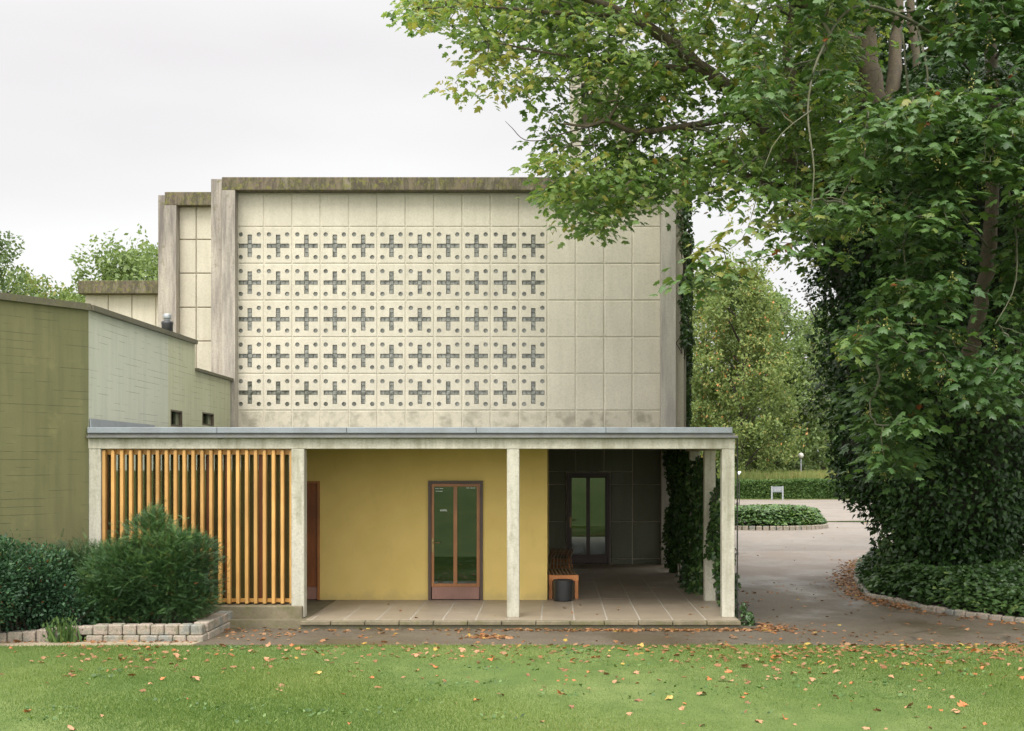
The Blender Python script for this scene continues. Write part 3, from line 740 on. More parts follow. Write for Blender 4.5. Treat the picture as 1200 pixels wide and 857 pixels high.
# side wall end with a real window opening: pieces around the openings
def wall_open(pa, pb, z0, z1, holes, mat, name, thick=.3):
    a = Vector(pa); b = Vector(pb); L = (b-a).length; t = (b-a)/L; mb = MB(); s = 0
    def seg(u0, u1, c0, c1):
        if u1-u0 > .005: mb.obox(tuple(a+t*u0), tuple(a+t*u1), thick, c0, c1)
    for (u0, u1, c0, c1) in holes:
        seg(s, u0, z0, z1); seg(u0, u1, z0, c0); seg(u0, u1, c1, z1); s = u1
    seg(s, L, z0, z1); w_ = mb.build(name, mat, annex)
    for (u0, u1, c0, c1) in holes:
        fr = MB(); pr = -.05
        for (q0, q1, e0, e1) in ((u0, u0+.04, c0, c1), (u1-.04, u1, c0, c1), (u0+.04, u1-.04, c0, c0+.03), (u0+.04, u1-.04, c1-.03, c1)):
            fr.obox(tuple(a+t*q0), tuple(a+t*q1), .06, e0, e1, pr+.055)
        wf = fr.build('window_frame', M['bark'], w_)
        g = MB(); g.obox(tuple(a+t*(u0+.03)), tuple(a+t*(u1-.03)), .01, c0+.02, c1-.02, -.12); g.build('pane', M['glass'], w_)
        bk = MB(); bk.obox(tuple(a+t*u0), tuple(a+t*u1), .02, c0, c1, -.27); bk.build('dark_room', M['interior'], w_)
    return w_
def u_of(px, a): q = wl(px); return math.hypot(q[0]-a[0], q[1]-a[1])
z_w = lambda py, px: Z(py, wl(px)[1])
wall_open(P2, P3, -.2, zt1+.11, [(u_of(200, P2), u_of(213.5, P2), z_w(500, 207), z_w(481, 207))], M['yellowgreen'], 'side_wall')
zl = z_w(441, 250)
wall_open((P3[0], P3[1]), P4, -.2, zl, [(u_of(237, P3), u_of(250.5, P3), z_w(499, 244), z_w(484, 244))], M['yellowgreen'], 'low_side_wall')
# copings
c = MB(); c.obox(P0, P1, .5, zt1, zt1+.10, .06); c.build('coping', M['coping'], annex)
c = MB(); c.obox((P1[0]+.02, P1[1]-.005), P3, .5, zt1+.082, zt1+.165, .06)
c.v = [(x, y, z-.08*max(0, min(1, 1-(y-20)/4.6))) for x, y, z in c.v]; c.build('coping', M['coping'], annex)
c = MB(); c.obox(P3, (P4[0], P4[1]-.02), .5, zl, zl+.06, .07); c.build('coping', M['coping'], annex)
# flat roof
rf = MB(); rf.prism([(P0[0]-.4, P0[1]+.3), (P1[0]-.35, P1[1]+.15), (P3[0]-.35, P3[1]), (-16, P3[1]), (-18, 16)], zt1-.2, zt1-.02)
rf.build('roof', M['coping'], annex)
rf = MB(); rf.obox((P3[0]-.3, P3[1]-.3), (P3[0]-6, P3[1]-.3), .3, -.2, zt1+.05); rf.obox((P4[0]-.2, P4[1]), (P4[0]-5, P4[1]), .3, -.2, zl-.05); rf.build('end_wall', M['yellowgreen'], annex)
rf = MB(); rf.prism([(P3[0]-.35, P3[1]+.01), (P4[0]-.35, P4[1]-.01), (P4[0]-5, P4[1]-.01), (P3[0]-5, P3[1]+.01)], zl-.15, zl-.03); rf.build('low_roof', M['coping'], annex)
# chipped patch on the olive wall
# roof vent
Yv = 25.6; vx = X(196, Yv); vz = Z(381, Yv)
vent = empty('roof_vent', (vx, Yv, zt1-.02), 'small round roof vent with a light grey cap above the sloping annex coping', 'roof vent')
mb = MB(); mb.lathe([(0, vz-.4), (.11, vz-.4), (.11, vz), (.115, vz+.02), (.115, vz+.06), (.06, vz+.09), (0, vz+.09)], vx, Yv, 20); mb.build('collar', M['black'], vent, True)
mb = MB(); mb.lathe([(.06, vz+.09), (.06, vz+.12), (.072, vz+.12), (.078, vz+.13), (.078, vz+.20), (.07, vz+.215), (0, vz+.22)], vx, Yv, 20); mb.build('cap', M['steel'], vent, True)

# ================================================================== COLONNADE / PORCH
porch = empty('colonnade', (-2.2, 20, 0), 'flat roofed concrete colonnade with slim square posts and a grey zinc roof edge', 'colonnade')
Yf = 20.0; pz = Z(513.6, Yf); pb_ = Z(526.2, Yf)
fl = MB(); x0, x1 = X(357, 19.6), 2.80
nt_ = 20; tw = .497; xa = x0
floor = MB(); floor.box(-7.1, 2.79, 19.662, 30.4, -.2, -.006); floor.build('floor_base', M['kerb'], porch)
tl = MB(); x = 2.77
while x > x0:
    y = 19.665; k = 0
    a = max(x-tw+.020, x0)
    while y < 30.35:
        y2 = min(y+1.02, 30.37)
        if x-a > .05 and y2-y > .03: tl.box(a, x, y, y2-.006, -.04, random.uniform(-.0012, .0012), .002)
        y = y2+.0
    x -= tw
tl.build('paving', M['floor'], porch)
mj = mat_plain('pale_joint', (.34, .31, .25), .9)
jt = MB(); jt.box(x0+.01, 2.76, 19.67, 30.36, -.005, -.0025); jt.build('joint_mortar', mj, porch)
kb = MB(); x = 2.79; 
while x > x0-.05:
    kb.box(max(x-.505, x0-.06), x-.004, 19.52, 19.66, -.062, -.004+random.uniform(-.003, .002), .008); x -= .512
kb.build('edge_kerb', M['kerb'], porch)
kb = MB(); kb.box(x0-.04, 2.76, 19.56, 19.655, -.2, -.064); kb.build('shadow_gap_base', M['coping'], porch)  # recessed base coloured dark to read as the shadow gap under the kerb
kb = MB(); kb.box(X(104, 20), X(356, 20), 19.86, 20.20, -.2, Z(709.5, 20), .01); kb.build('plinth', M['kerb'], porch)
for (a, b) in ((104, 118), (342, 357), (594, 608.5), (846, 861)):
    m_ = MB(); z0 = -.1 if a < 500 and a > 200 else -.002
    m_.box(X(a, Yf), X(b, Yf), 19.955 if a == 342 else 20.0, 20.19, z0 if a != 342 else -.002, pb_-.002 if a not in (104, 846) else pb_-.002, .008); m_.build('post', M['post'], porch)
bm_ = MB(); bm_.box(X(103.4, Yf), X(861.4, Yf), 19.995, 20.20, pb_, pz, .006); bm_.build('front_beam', M['post'], porch)
for Y_ in (22.35, 24.75, 27.15):
    m_ = MB(); m_.box(2.565, 2.755, Y_, Y_+.19, -.002, pb_-.002, .006); m_.build('post', M['post'], porch)
sb = MB(); sb.box(2.56, 2.757, 20.205, 30.1, pb_+.002, pz-.002); sb.build('side_beam', M['post'], porch)
sf = MB(); sf.box(X(104, 20)+.02, 2.74, 20.21, 30.39, pz-.10, pz+.03); sf.build('ceiling', M['soffit'], porch)
z1 = MB(); z1.box(X(104, 20), 2.80, 19.90, 30.39, pz+.001, pz+.035, .004); z1.build('drip_edge', M['zinc_dark'], porch)
z2 = MB(); z2.box(X(104, 20), 2.76, 19.965, 30.385, pz+.0355, pz+.075); z2.build('roof_edge', M['zinc_dark'], porch)
z3 = MB()
x = X(104, 20)+.003
while x < 2.70:
    xe = min(x+1.98, 2.72); z3.box(x, xe-.005, 19.925, 19.985, pz+.076, pz+.165, .006); z3.box(x, xe-.005, 19.985, 30.38, pz+.076, pz+.158); x = xe
z3.build('zinc_fascia', M['zinc'], porch)
z4 = MB(); z4.obox((P1[0]+.01, P1[1]+.02), wl(180), .02, pz+.16, [pz+.30, pz+.30, pz+.30, pz+.30], .022); z4.build('wall_flashing', M['zinc'], porch)

# yellow room
room = empty('yellow_room', (-2.5, 22.5, 0), 'plain ochre yellow rendered room under the colonnade roof with brown doors', 'porch room')
Yy = 22.5; xr = X(641.3, Yy); xl = X(100, Yy)
D = (X(502, Yy), X(566, Yy)); dz = Z(563.5, Yy); D2 = (X(290, Yy), X(375, Yy)); dz2 = Z(564, Yy)
yw = MB()
yw.box(D[1], xr, Yy, Yy+.2, 0, 2.72); yw.box(D2[1], D[0], Yy, Yy+.2, 0, 2.72); yw.box(D[0], D[1], Yy, Yy+.2, dz, 2.72); yw.box(D2[0], D2[1], Yy, Yy+.2, dz2, 2.72)
yw.box(X(272, Yy), D2[0], Yy, Yy+.2, 0, 2.72)
yw.build('front_wall', M['yellow'], room)
yw = MB(); yw.box(xr-.2, xr-.002, Yy+.201, 30.39, 0, 2.72); yw.build('side_wall', M['yellow'], room)
yw = MB(); yw.box(xl, X(271.8, Yy), Yy, Yy+.2, 0, 2.72); yw.build('dark_wall', M['interior'], room)  # wall coloured near-black for the unlit space behind the slat glazing
leaf = door(room, D[0], D[1], 0.0, dz, Yy, M['door_dark'], M['door_wood'], M['kick'], (X(508.8, Yy), X(531.3, Yy), X(535.8, Yy), X(558.6, Yy)), (Z(636, Yy), (Z(684, Yy), Z(570.5, Yy))))
bk = MB(); bk.box(D[0]+.05, D[1]-.05, Yy+.12, Yy+.19, 0, dz-.05); bk.build('dark_inside', M['interior'], room)  # near-black block painted as the unlit room behind the panes
# lettering on the glass
def text(body, size, loc, mat, parent, name='lettering'):
    cu = bpy.data.curves.new(name, 'FONT'); cu.body = body; cu.size = size; cu.extrude = .0008
    o = bpy.data.objects.new(name, cu); dg = bpy.context.evaluated_depsgraph_get()
    COL.objects.link(o); dg.update(); me = bpy.data.meshes.new_from_object(o.evaluated_get(dg)); bpy.data.objects.remove(o)
    me.transform(Matrix.Translation(loc) @ Matrix.Rotation(R(90), 4, 'X'))
    return link_mesh(name, me, mat, parent)
text('KAPEL', .045, (X(515.6, Yy), Yy+.010, Z(599.3, Yy)), M['white'], leaf)
stp = MB()
for i, (a, b, py) in enumerate(((509.8, 514, 572.6), (515, 519, 572.6), (510.5, 518.5, 575.8), (546.5, 550, 572), (551, 554, 572), (554.6, 556.8, 572))):
    stp.box(X(a, Yy), X(b, Yy), Yy+.009, Yy+.011, Z(py+.35, Yy), Z(py-.35, Yy))
stp.build('small_print', M['steel'], leaf)
dd = MB(); dd.box(D2[0]+.05, D2[1]-.045, Yy+.02, Yy+.07, Z(688, Yy), dz2-.04, .003); sd = dd.build('side_door', M['red_wood'], room)
dd = MB(); dd.box(D2[0]+.05, D2[1]-.045, Yy+.015, Yy+.06, .01, Z(688, Yy)-.003); dd.build('kick_plate', M['kick'], sd)
dd = MB(); dd.box(D2[0], D2[0]+.048, Yy-.02, Yy+.1, 0, dz2); dd.box(D2[1]-.043, D2[1], Yy-.02, Yy+.1, 0, dz2); dd.box(D2[0]+.05, D2[1]-.045, Yy-.02, Yy+.1, dz2-.038, dz2); dd.build('door_frame', M['door_wood'], room)

# slatted screen with glazing behind
screen = empty('slatted_screen', (X(230, 20), 20.1, .25), 'orange brown vertical timber slat screen with dark glazing behind, left of the porch', 'slat screen')
zs0, zs1 = Z(706.5, 20), Z(527.5, 20)
slm = [mat_wood('slat_wood_tone', tuple(v*k for v in (.55, .29, .075)), tuple(v*k for v in (.66, .385, .12)), .5) for k in (.80, .90, .98, 1.06)]
for i in range(22):
    a = X(118.6, 20)+i*(X(338.6, 20)-X(118.6, 20))/21
    s = MB(); s.box(a, a+.050, 20.03+random.uniform(0, .004), 20.13, zs0-.02, zs1, .006); s.build('slat', slm[(i*7+i//3) % 4], screen)
s = MB(); s.box(X(118.4, 20), X(342, 20)-.002, 20.134, 20.17, zs1-.07, zs1+.02); s.build('top_rail', M['slat'], screen)
s = MB(); s.box(X(118.4, 20), X(342, 20)-.002, 20.134, 20.19, zs0-.005, zs0+.05); s.build('bottom_rail', M['slat'], screen)
xg = [X(118.4, 20), X(180, 20), X(240, 20), X(262, 20), X(302, 20), X(342, 20)]
for i in range(5):
    s = MB(); s.box(xg[i]+.03, xg[i+1]-.03, 20.24, 20.25, zs0, zs1+.01); s.build('pane', M['screen_glass'], screen)
s = MB()
for x in xg: s.box(x-.03+.03*(x == xg[0]), x+.03-.03*(x == xg[-1]), 20.215, 20.275, zs0-.06, zs1+.02)
s.build('mullion', M['red_wood'], screen)

# bench and bin
bx0, bx1 = X(643, 22.67), X(678, 22.67)
bench = empty('bench', ((bx0+bx1)/2, 22.7, 0), 'long low slatted timber bench with orange brown end frame against the yellow room', 'bench')
zb = Z(674.2, 22.67); ys_ = [22.7, 24.4, 25.7, 27.1, 29.6]; off = [0, -.075, -.07, -.065, .03]
for k in range(8):
    s = MB(); xk = bx0+.03+k*(bx1-bx0-.06)/7; 
    for j in range(4):
        a, b = ys_[j], ys_[j+1]; xa, xb = xk+off[j], xk+off[j+1]; zt = zb+(.0, .012, .0, .02)[j]*0
        b0 = len(s.v); wv = .014
        s.v += [(xa-wv, a, zt-.05), (xa+wv, a, zt-.05), (xb+wv, b-.006, zt-.05), (xb-wv, b-.006, zt-.05), (xa-wv, a, zt), (xa+wv, a, zt), (xb+wv, b-.006, zt), (xb-wv, b-.006, zt)]
        s.f += [tuple(b0+i for i in q) for q in ((0, 3, 2, 1), (4, 5, 6, 7), (0, 1, 5, 4), (1, 2, 6, 5), (2, 3, 7, 6), (3, 0, 4, 7))]
    s.build('slat', M['bench_slat'], bench)
s = MB(); s.box(bx0, bx1, 22.64, 22.695, zb-.10, zb+.003, .005); s.build('end_rail', M['bench_wood'], bench)
for y in (24.4, 25.7, 27.1, 29.6):
    s = MB(); s.box(bx0+.01, bx1-.06, y-.03, y+.03, zb-.13, zb-.052); s.build('cross_rail', M['bench_wood'], bench)
for y in (22.68, 26.9, 29.5):
    for x in (bx0+.005, bx1-.065):
        xx_ = x-(.05 if y > 23 and x > bx0+.1 else 0)
        s = MB(); s.box(xx_, xx_+.06, y-.03, y+.03, 0.001, zb-.101 if y < 23 else zb-.131, .005); s.build('leg', M['bench_wood'], bench)
bin_x, bin_y = X(659.7, 22.35), 22.35
binn = empty('waste_bin', (bin_x, bin_y, 0), 'small round black metal bin in front of the end of the bench', 'bin')
s = MB(); s.lathe([(0, .004), (.155, .004), (.158, .02), (.166, .34), (.166, .355), (.158, .355), (.15, .03), (0, .03)], bin_x, bin_y, 32); s.build('bucket', M['black'], binn, True)
s = MB(); s.lathe([(.160, .338), (.172, .340), (.172, .362), (.160, .362), (.160, .338)], bin_x, bin_y, 32); s.build('rim', M['darkmetal'], binn, True)

# climbing rod beside the corner post
rod = empty('climbing_rod', (2.81, 20.12, GZ), 'thin dark steel rod with brackets fixed beside the right corner post', 'rod')
s = MB(); s.tube([(2.815, 20.12, GZ), (2.815, 20.12, pz)], .011, 8); s.build('rod', M['darkmetal'], rod)
s = MB()
for py in (591, 649, 690): 
    z = Z(py, 20.1); s.tube([(2.75, 20.12, z), (2.815, 20.12, z)], .008, 6); s.tube([(2.815, 20.12, z-.025), (2.815, 20.12, z+.025)], .017, 8)
s.build('bracket', M['darkmetal'], rod)

# ================================================================== LEFT BED
bed = empty('raised_bed_edging', (-6.5, 18.3, GZ), 'low wall of pale stone blocks edging the planting bed at lower left', 'stone edging')
s = MB(); x = -4.92; i = 0
while x > -9.5:
    w_ = random.uniform(.145, .215); zt = .11-.125*max(0, min(1, (-x-6.2)/1.6))
    s.box(x-w_+.012, x, 18.2+random.uniform(-.012, .012)-.05*max(0, -x-6.4), 18.40, -.034 if x > -6.6 else -.16, zt+random.uniform(-.006, .006), .014); x -= w_
x = -4.90
while x > -6.5:
    w_ = random.uniform(.18, .28); s.box(x-w_+.01, x, 18.17+random.uniform(-.01, .012), 18.42, -.2, -.036, .012); x -= w_
s.build('front_course', M['stone'], bed)
s = MB(); y = 18.43
for L in (.62, .62, .53): s.box(-5.10+random.uniform(-.01, .01), -4.90, y, y+L-.012, -.02, .115+random.uniform(-.004, .004), .012); s.box(-5.08, -4.88, y, y+L-.02, -.2, -.026, .012); y += L
s.build('side_course', M['stone'], bed)
s = MB(); s.box(-12, -5.1, 18.42, 19.85, -.2, -.03); o = s.build('bed_soil', M['soil']); tag(o, kind='structure')

def bush(name, label, blobs, n, size, mat, tmpl, group=None, seed=0, up=.6, flat=1.0):
    """shrub: stems from the ground plus fronds through lumpy blobs"""
    r = np.random.default_rng(seed); c0 = np.mean([b[0] for b in blobs], 0); t = empty(name, (c0[0], c0[1], 0.0), label, 'shrub', group)
    st = MB(); pos = []; dirs = []; tot = sum(b[1][0]*b[1][2] for b in blobs)
    for c, rad in blobs:
        m = int(n*rad[0]*rad[2]/tot); d = unit(r.normal(size=(m, 3))); f = r.random((m, 1))**.28
        q = np.array(c)+d*np.array(rad)*f; q += d*(vnoise(q, 4.5, seed)*.22*min(rad))[:, None]
        spk = r.random(m) < .06; q[spk] += d[spk]*r.uniform(.02, .20, (spk.sum(), 1)); pos.append(q); dirs.append(d)
        for k in range(5):
            e = np.array(c)+unit(r.normal(size=3))*np.array(rad)*.75; b0 = np.array([c[0]+r.normal()*.08, c[1], 0.02]); st.tube([b0, (b0+e)/2+r.normal(size=3)*.04, e], [.018, .012, .004], 5)
    st.build('stems_or_core', M['bark_dark'], t)
    pos = np.concatenate(pos); dirs = np.concatenate(dirs); k = pos[:, 2] > .02; pos = pos[k]; dirs = dirs[k]; m = len(pos)
    d = unit(dirs*np.array([1, 1, flat])+np.array([0, 0, up*.6])+r.normal(size=(m, 3))*np.array([.55, .55, .55*flat])); nn = unit(r.normal(size=(m, 3))*(.25+.35*flat)+np.array([0, -.25, 1]))
    rn = np.clip(.45+.2*vnoise(pos, 3, seed+1)+r.normal(size=m)*.2, 0, .97); rn[r.random(m) < .007] = 1
    leaves('foliage', pos, d, nn, size*r.uniform(.6, 1.3, m), tmpl, mat, t, rn)
    return t
B = lambda px, py, Y, rx, ry, rz: (P(px, py, Y), (rx, ry, rz))
bush('yew_shrub', 'large dark green yew shrub in front of the orange slats', [B(178, 680, 19.0, .86, .52, .60), B(205, 672, 19.0, .68, .5, .66), B(145, 682, 19.0, .62, .48, .56), B(178, 632, 19.05, .40, .34, .42), B(222, 652, 19.1, .42, .34, .34), B(140, 655, 19.1, .34, .3, .28)] + [B(182, 610, 19.05, .13, .12, .24), B(214, 700, 18.85, .5, .36, .35), B(128, 705, 18.85, .5, .36, .35)], 24000, .105, M['leaf_yew'], T_FROND, seed=3, up=.4, flat=.6)
bush('yew_shrub', 'low spreading yew shrub between the tall yew and the left picture edge', [B(100, 668, 19.2, .55, .35, .40), B(70, 680, 19.2, .5, .35, .45), B(86, 700, 19.1, .5, .4, .45), B(108, 705, 19.0, .4, .4, .42)], 9000, .105, M['leaf_yew'], T_FROND, seed=4, up=.4, flat=.6)
bush('evergreen_shrub', 'dark small leaved shrub at the far left under the olive wall', [B(24, 688, 18.48, .62, .30, .60), B(62, 704, 18.6, .5, .32, .42), B(88, 715, 18.6, .4, .28, .30), B(-34, 690, 17.85, .6, .34, .62), B(-12, 680, 18.1, .5, .3, .66), B(50, 682, 18.75, .42, .30, .50), B(6, 660, 18.35, .36, .25, .36)], 17000, .055, M['leaf_blue'], T_SIMPLE, seed=5, up=.6)
# tuft of tall weeds before the stone edging
r = np.random.default_rng(5); tf = empty('weed_tuft', (X(75, 18.1), 18.1, GZ), 'tuft of bright green weeds growing in front of the stone block edging', 'weed')
n = 150; p = np.stack([X(74, 18.1)+r.normal(size=n)*.13, 18.1+r.normal(size=n)*.06, GZ+r.random(n)**1.4*.33], 1)
d = unit(np.stack([r.normal(size=n)*.5, r.normal(size=n)*.3, np.ones(n)], 1))
leaves('foliage', p, d, unit(r.normal(size=(n, 3))+[0, -1, 0]), .065*r.uniform(.5, 1.2, n), T_SIMPLE, M['leaf_hedge'], tf)
n = 46; p = np.stack([X(74, 18.1)+r.normal(size=n)*.10, 18.1+r.normal(size=n)*.05, np.full(n, GZ)], 1); d = unit(np.stack([r.normal(size=n)*.2, r.normal(size=n)*.2, np.ones(n)], 1))
leaves('stems_or_core', p, d, unit(r.normal(size=(n, 3))), .33, T_BLADE, M['leaf_hedge'], tf)

# ================================================================== RIGHT BED
kpts = [(1004, 690, None), (1018, 700, None), (1050, 706, None), (1080, 714, None), (1120, 721, None), (1160, 726, None), (1205, 730, None), (1290, 733, None), (1400, 734, None)]
gp = []
for px, py, _ in [(1022, 657, 0), (1006, 668, 0), (1003, 680, 0), (1010, 690, 0)] + kpts[1:]:
    Yg = (EYE-GZ)*F/(py-PY0); gp.append((X(px, Yg), Yg))
edge2 = empty('bed_edging', (gp[5][0], gp[5][1], GZ), 'curved row of small stone setts edging the ivy bed at right', 'stone edging')
s = MB(); cur = 0; segs = []
for i in range(len(gp)-1):
    a = Vector(gp[i]); b = Vector(gp[i+1]); segs.append((a, b, (b-a).length))
for a, b, L in segs:
    n = max(1, round(L/.23))
    for k in range(n):
        q0 = a+(b-a)*((k+.04)/n); q1 = a+(b-a)*((k+.96)/n); z = GZ+.085+random.uniform(-.012, .012)
        bmx = bmesh.new(); bmesh.ops.create_cube(bmx, size=1); t = (q1-q0); ang = math.atan2(t.y, t.x)
        bmesh.ops.bevel(bmx, geom=bmx.edges[:], offset=.12, segments=1, affect='EDGES')
        Mx = Matrix.Translation(((q0.x+q1.x)/2, (q0.y+q1.y)/2, z-.1)) @ Matrix.Rotation(ang+random.gauss(0, .04), 4, 'Z') @ Matrix.Diagonal((t.length, .11, .2, 1))
        s.add_bm(bmx, Mx)
s.build('setts', M['stone'], edge2)
# ivy ground cover inside
pol = [(x+.02*(1 if i < 5 else 0), y+(.06 if i > 3 else 0)) for i, (x, y) in enumerate(gp)]+[(14, 21), (16, 30), (9, 30), (6.6, 28.6)]
o = MB(); o.v = [(x, y, -.06) for x, y in pol]; o.f = [tuple(range(len(pol)))]; tag(o.build('bed_ground', M['soil']), kind='structure')
r = np.random.default_rng(12); pp = np.array(pol); n = 130000
q = np.stack([r.uniform(5.3, 13, n), r.uniform(19.8, 30, n)], 1); q = q[in_poly(q[:, 0], q[:, 1], pol)]; q = q[(q[:, 1] < 26) | (q[:, 0] < 8)][:46000]
def edge_dist(q, pol):
    dm = np.full(len(q), 9.); P_ = np.array(pol)
    for i in range(len(P_)):
        a = P_[i]; b = P_[(i+1) % len(P_)]; t = np.clip(((q-a)@(b-a))/((b-a)@(b-a)), 0, 1); dm = np.minimum(dm, np.linalg.norm(q-(a+t[:, None]*(b-a)), axis=1))
    return dm
def ground_ivy(name, label, q, pol, h, size, mat, seed, base=-.04):
    r = np.random.default_rng(seed); dm = edge_dist(q, pol); n = len(q)
    top = h*np.clip(dm/.3, .25, 1)**.6*(1+.25*vnoise(np.c_[q, np.zeros(n)], 1.6, seed)); z = base+top*(1-(.45+.55*np.exp(-dm/.3))*r.random(n)**1.3)
    p = np.c_[q, z]; az = r.random(n)*6.28; d = np.stack([np.cos(az), np.sin(az), -.25+r.normal(size=n)*.2], 1)
    nn = unit(np.stack([r.normal(size=n)*.5, r.normal(size=n)*.5-.3, np.ones(n)], 1))
    o = leaves(name, p, d, nn, size*r.uniform(.6, 1.2, n), T_IVY, mat, None, np.clip(.45+.2*vnoise(p, 1.5, seed)+r.normal(size=n)*.25, 0, 1)); tag(o, label, 'ivy', kind='stuff'); return o
ground_ivy('ground_ivy', 'dark green ivy ground cover in the bed under the big tree', q, pol, .50, .105, M['leaf_ivy2'], 12)

# island bed in the car park
Yi = 47.3; ic = (X(893, 49), 49.6); a_, b_i = 2.45, 2.2
ipol = [(ic[0]+a_*math.cos(t), ic[1]+b_i*math.sin(t)) for t in np.linspace(0, 2*math.pi, 40)[:-1]]
isl = empty('island_edging', (ic[0], ic[1], GZ), 'ring of pale kerb stones round the ivy island in the car park', 'stone edging')
s = MB()
for i in range(64):
    a = 2*math.pi*(i+.5)/64; bmx = bmesh.new(); bmesh.ops.create_cube(bmx, size=1); bmesh.ops.bevel(bmx, geom=bmx.edges[:], offset=.08, segments=1, affect='EDGES')
    s.add_bm(bmx, Matrix.Translation((ic[0]+(a_+.06)*math.cos(a), ic[1]+(b_i+.06)*math.sin(a), GZ+.05)) @ Matrix.Rotation(math.atan2(b_i*math.cos(a), -a_*math.sin(a)), 4, 'Z') @ Matrix.Diagonal((.205, .12, .2, 1)))
s.build('kerb_stones', M['stone'], isl)
r = np.random.default_rng(14); n = 60000; q = np.stack([r.uniform(ic[0]-a_, ic[0]+a_, n), r.uniform(ic[1]-b_i, ic[1]+b_i, n)], 1); q = q[in_poly(q[:, 0], q[:, 1], ipol)][:14000]
o = MB(); o.v = [(x, y, -.05) for x, y in ipol]; o.f = [tuple(range(len(ipol)))]; tag(o.build('island_soil', M['soil']), kind='structure')
ground_ivy('island_ivy', 'bright green ivy mound on the round island in the car park', q, ipol, .62, .14, M['leaf_island'], 15)

# ================================================================== IVY ON POSTS AND PIER
def ivy_sheet(name, label, cols, n, size, seed, mat='leaf_ivy', thick=.22, stems_or_core=6):
    """climbing ivy: cols = list of (x, y, z0, z1, halfwidth) columns"""
    r = np.random.default_rng(seed); t = empty(name, (cols[0][0], cols[0][1], max(GZ, min(c[2] for c in cols))), label, 'climbing ivy'); pos = []; area = [(c[3]-c[2])*c[4] for c in cols]
    st = MB()
    for c, a in zip(cols, area):
        m = int(n*a/sum(area)); z = r.uniform(c[2], c[3], m); wv = c[4]*(.75+.35*np.sin(z*3.1+c[0]+c[1]))
        th = r.random(m)*6.283; rr = r.random(m)**.5
        pos.append(np.stack([c[0]+np.cos(th)*rr*wv*.8, c[1]+np.sin(th)*rr*np.maximum(thick, wv), z+.0], 1))
        for k in range(2):
            zz = np.linspace(c[2], c[3], 8); st.tube([(c[0]+r.normal()*.06, c[1]+r.normal()*.06, q_) for q_ in zz], .009, 4, False)
    st.build('stems_or_core', M['bark_dark'], t)
    pos = np.concatenate(pos); k = vnoise(pos, 2.4, seed) > -.75; pos = pos[k]; m = len(pos)
    d = unit(np.stack([r.normal(size=m)*.7, r.normal(size=m)*.7, -np.ones(m)*.8], 1)); nn = unit(r.normal(size=(m, 3))*.5+np.array([-.35, -.6, .5]))
    leaves('foliage', pos, d, nn, size*r.uniform(.6, 1.2, m), T_IVY, M[mat], t, np.clip(.45+.2*vnoise(pos, 2, seed+2)+r.normal(size=m)*.25, 0, 1))
    return t
ivy_sheet('climbing_ivy', 'dark ivy hanging over the side posts inside the right end of the porch',
    [(2.68, 29.2, 0, 2.65, .30), (2.62, 28.0, .0, 2.65, .36), (2.60, 26.9, .0, 2.65, .40), (2.62, 25.7, .0, 2.65, .34), (2.66, 24.6, .0, 2.5, .36), (2.68, 23.6, .0, 2.4, .34), (2.72, 22.9, .3, 2.1, .26), (2.72, 22.1, .75, 1.95, .24), (2.78, 21.5, 0, 1.05, .22), (2.78, 21.3, 1.0, 1.8, .12), (2.84, 20.9, -.1, .6, .18)], 15500, .085, 21)
ivy_sheet('climbing_ivy', 'narrow strip of ivy climbing the right edge of the tall chapel pier',
    [(X(800, 30.5), 30.5, Z(330, 30.5), Z(200, 30.5), .17), (X(806, 30.9), 30.9, Z(505, 30.9), Z(215, 30.9), .10), (X(808, 31.2), 31.2, Z(440, 31), Z(215, 31), .13), (X(799, 30.45), 30.45, Z(415, 30.5), Z(330, 30.5), .07), (X(802, 30.5), 30.5, Z(420, 30.5), Z(300, 30.5), .08)], 3400, .10, 22, 'leaf_ivy2', .12)
ivy_sheet('climbing_ivy', 'small clump of ivy at the foot of the right corner post', [(2.98, 20.0, GZ, .08, .16), (2.90, 20.05, GZ, .22, .09)], 420, .06, 23, 'leaf_ivy2', .12)

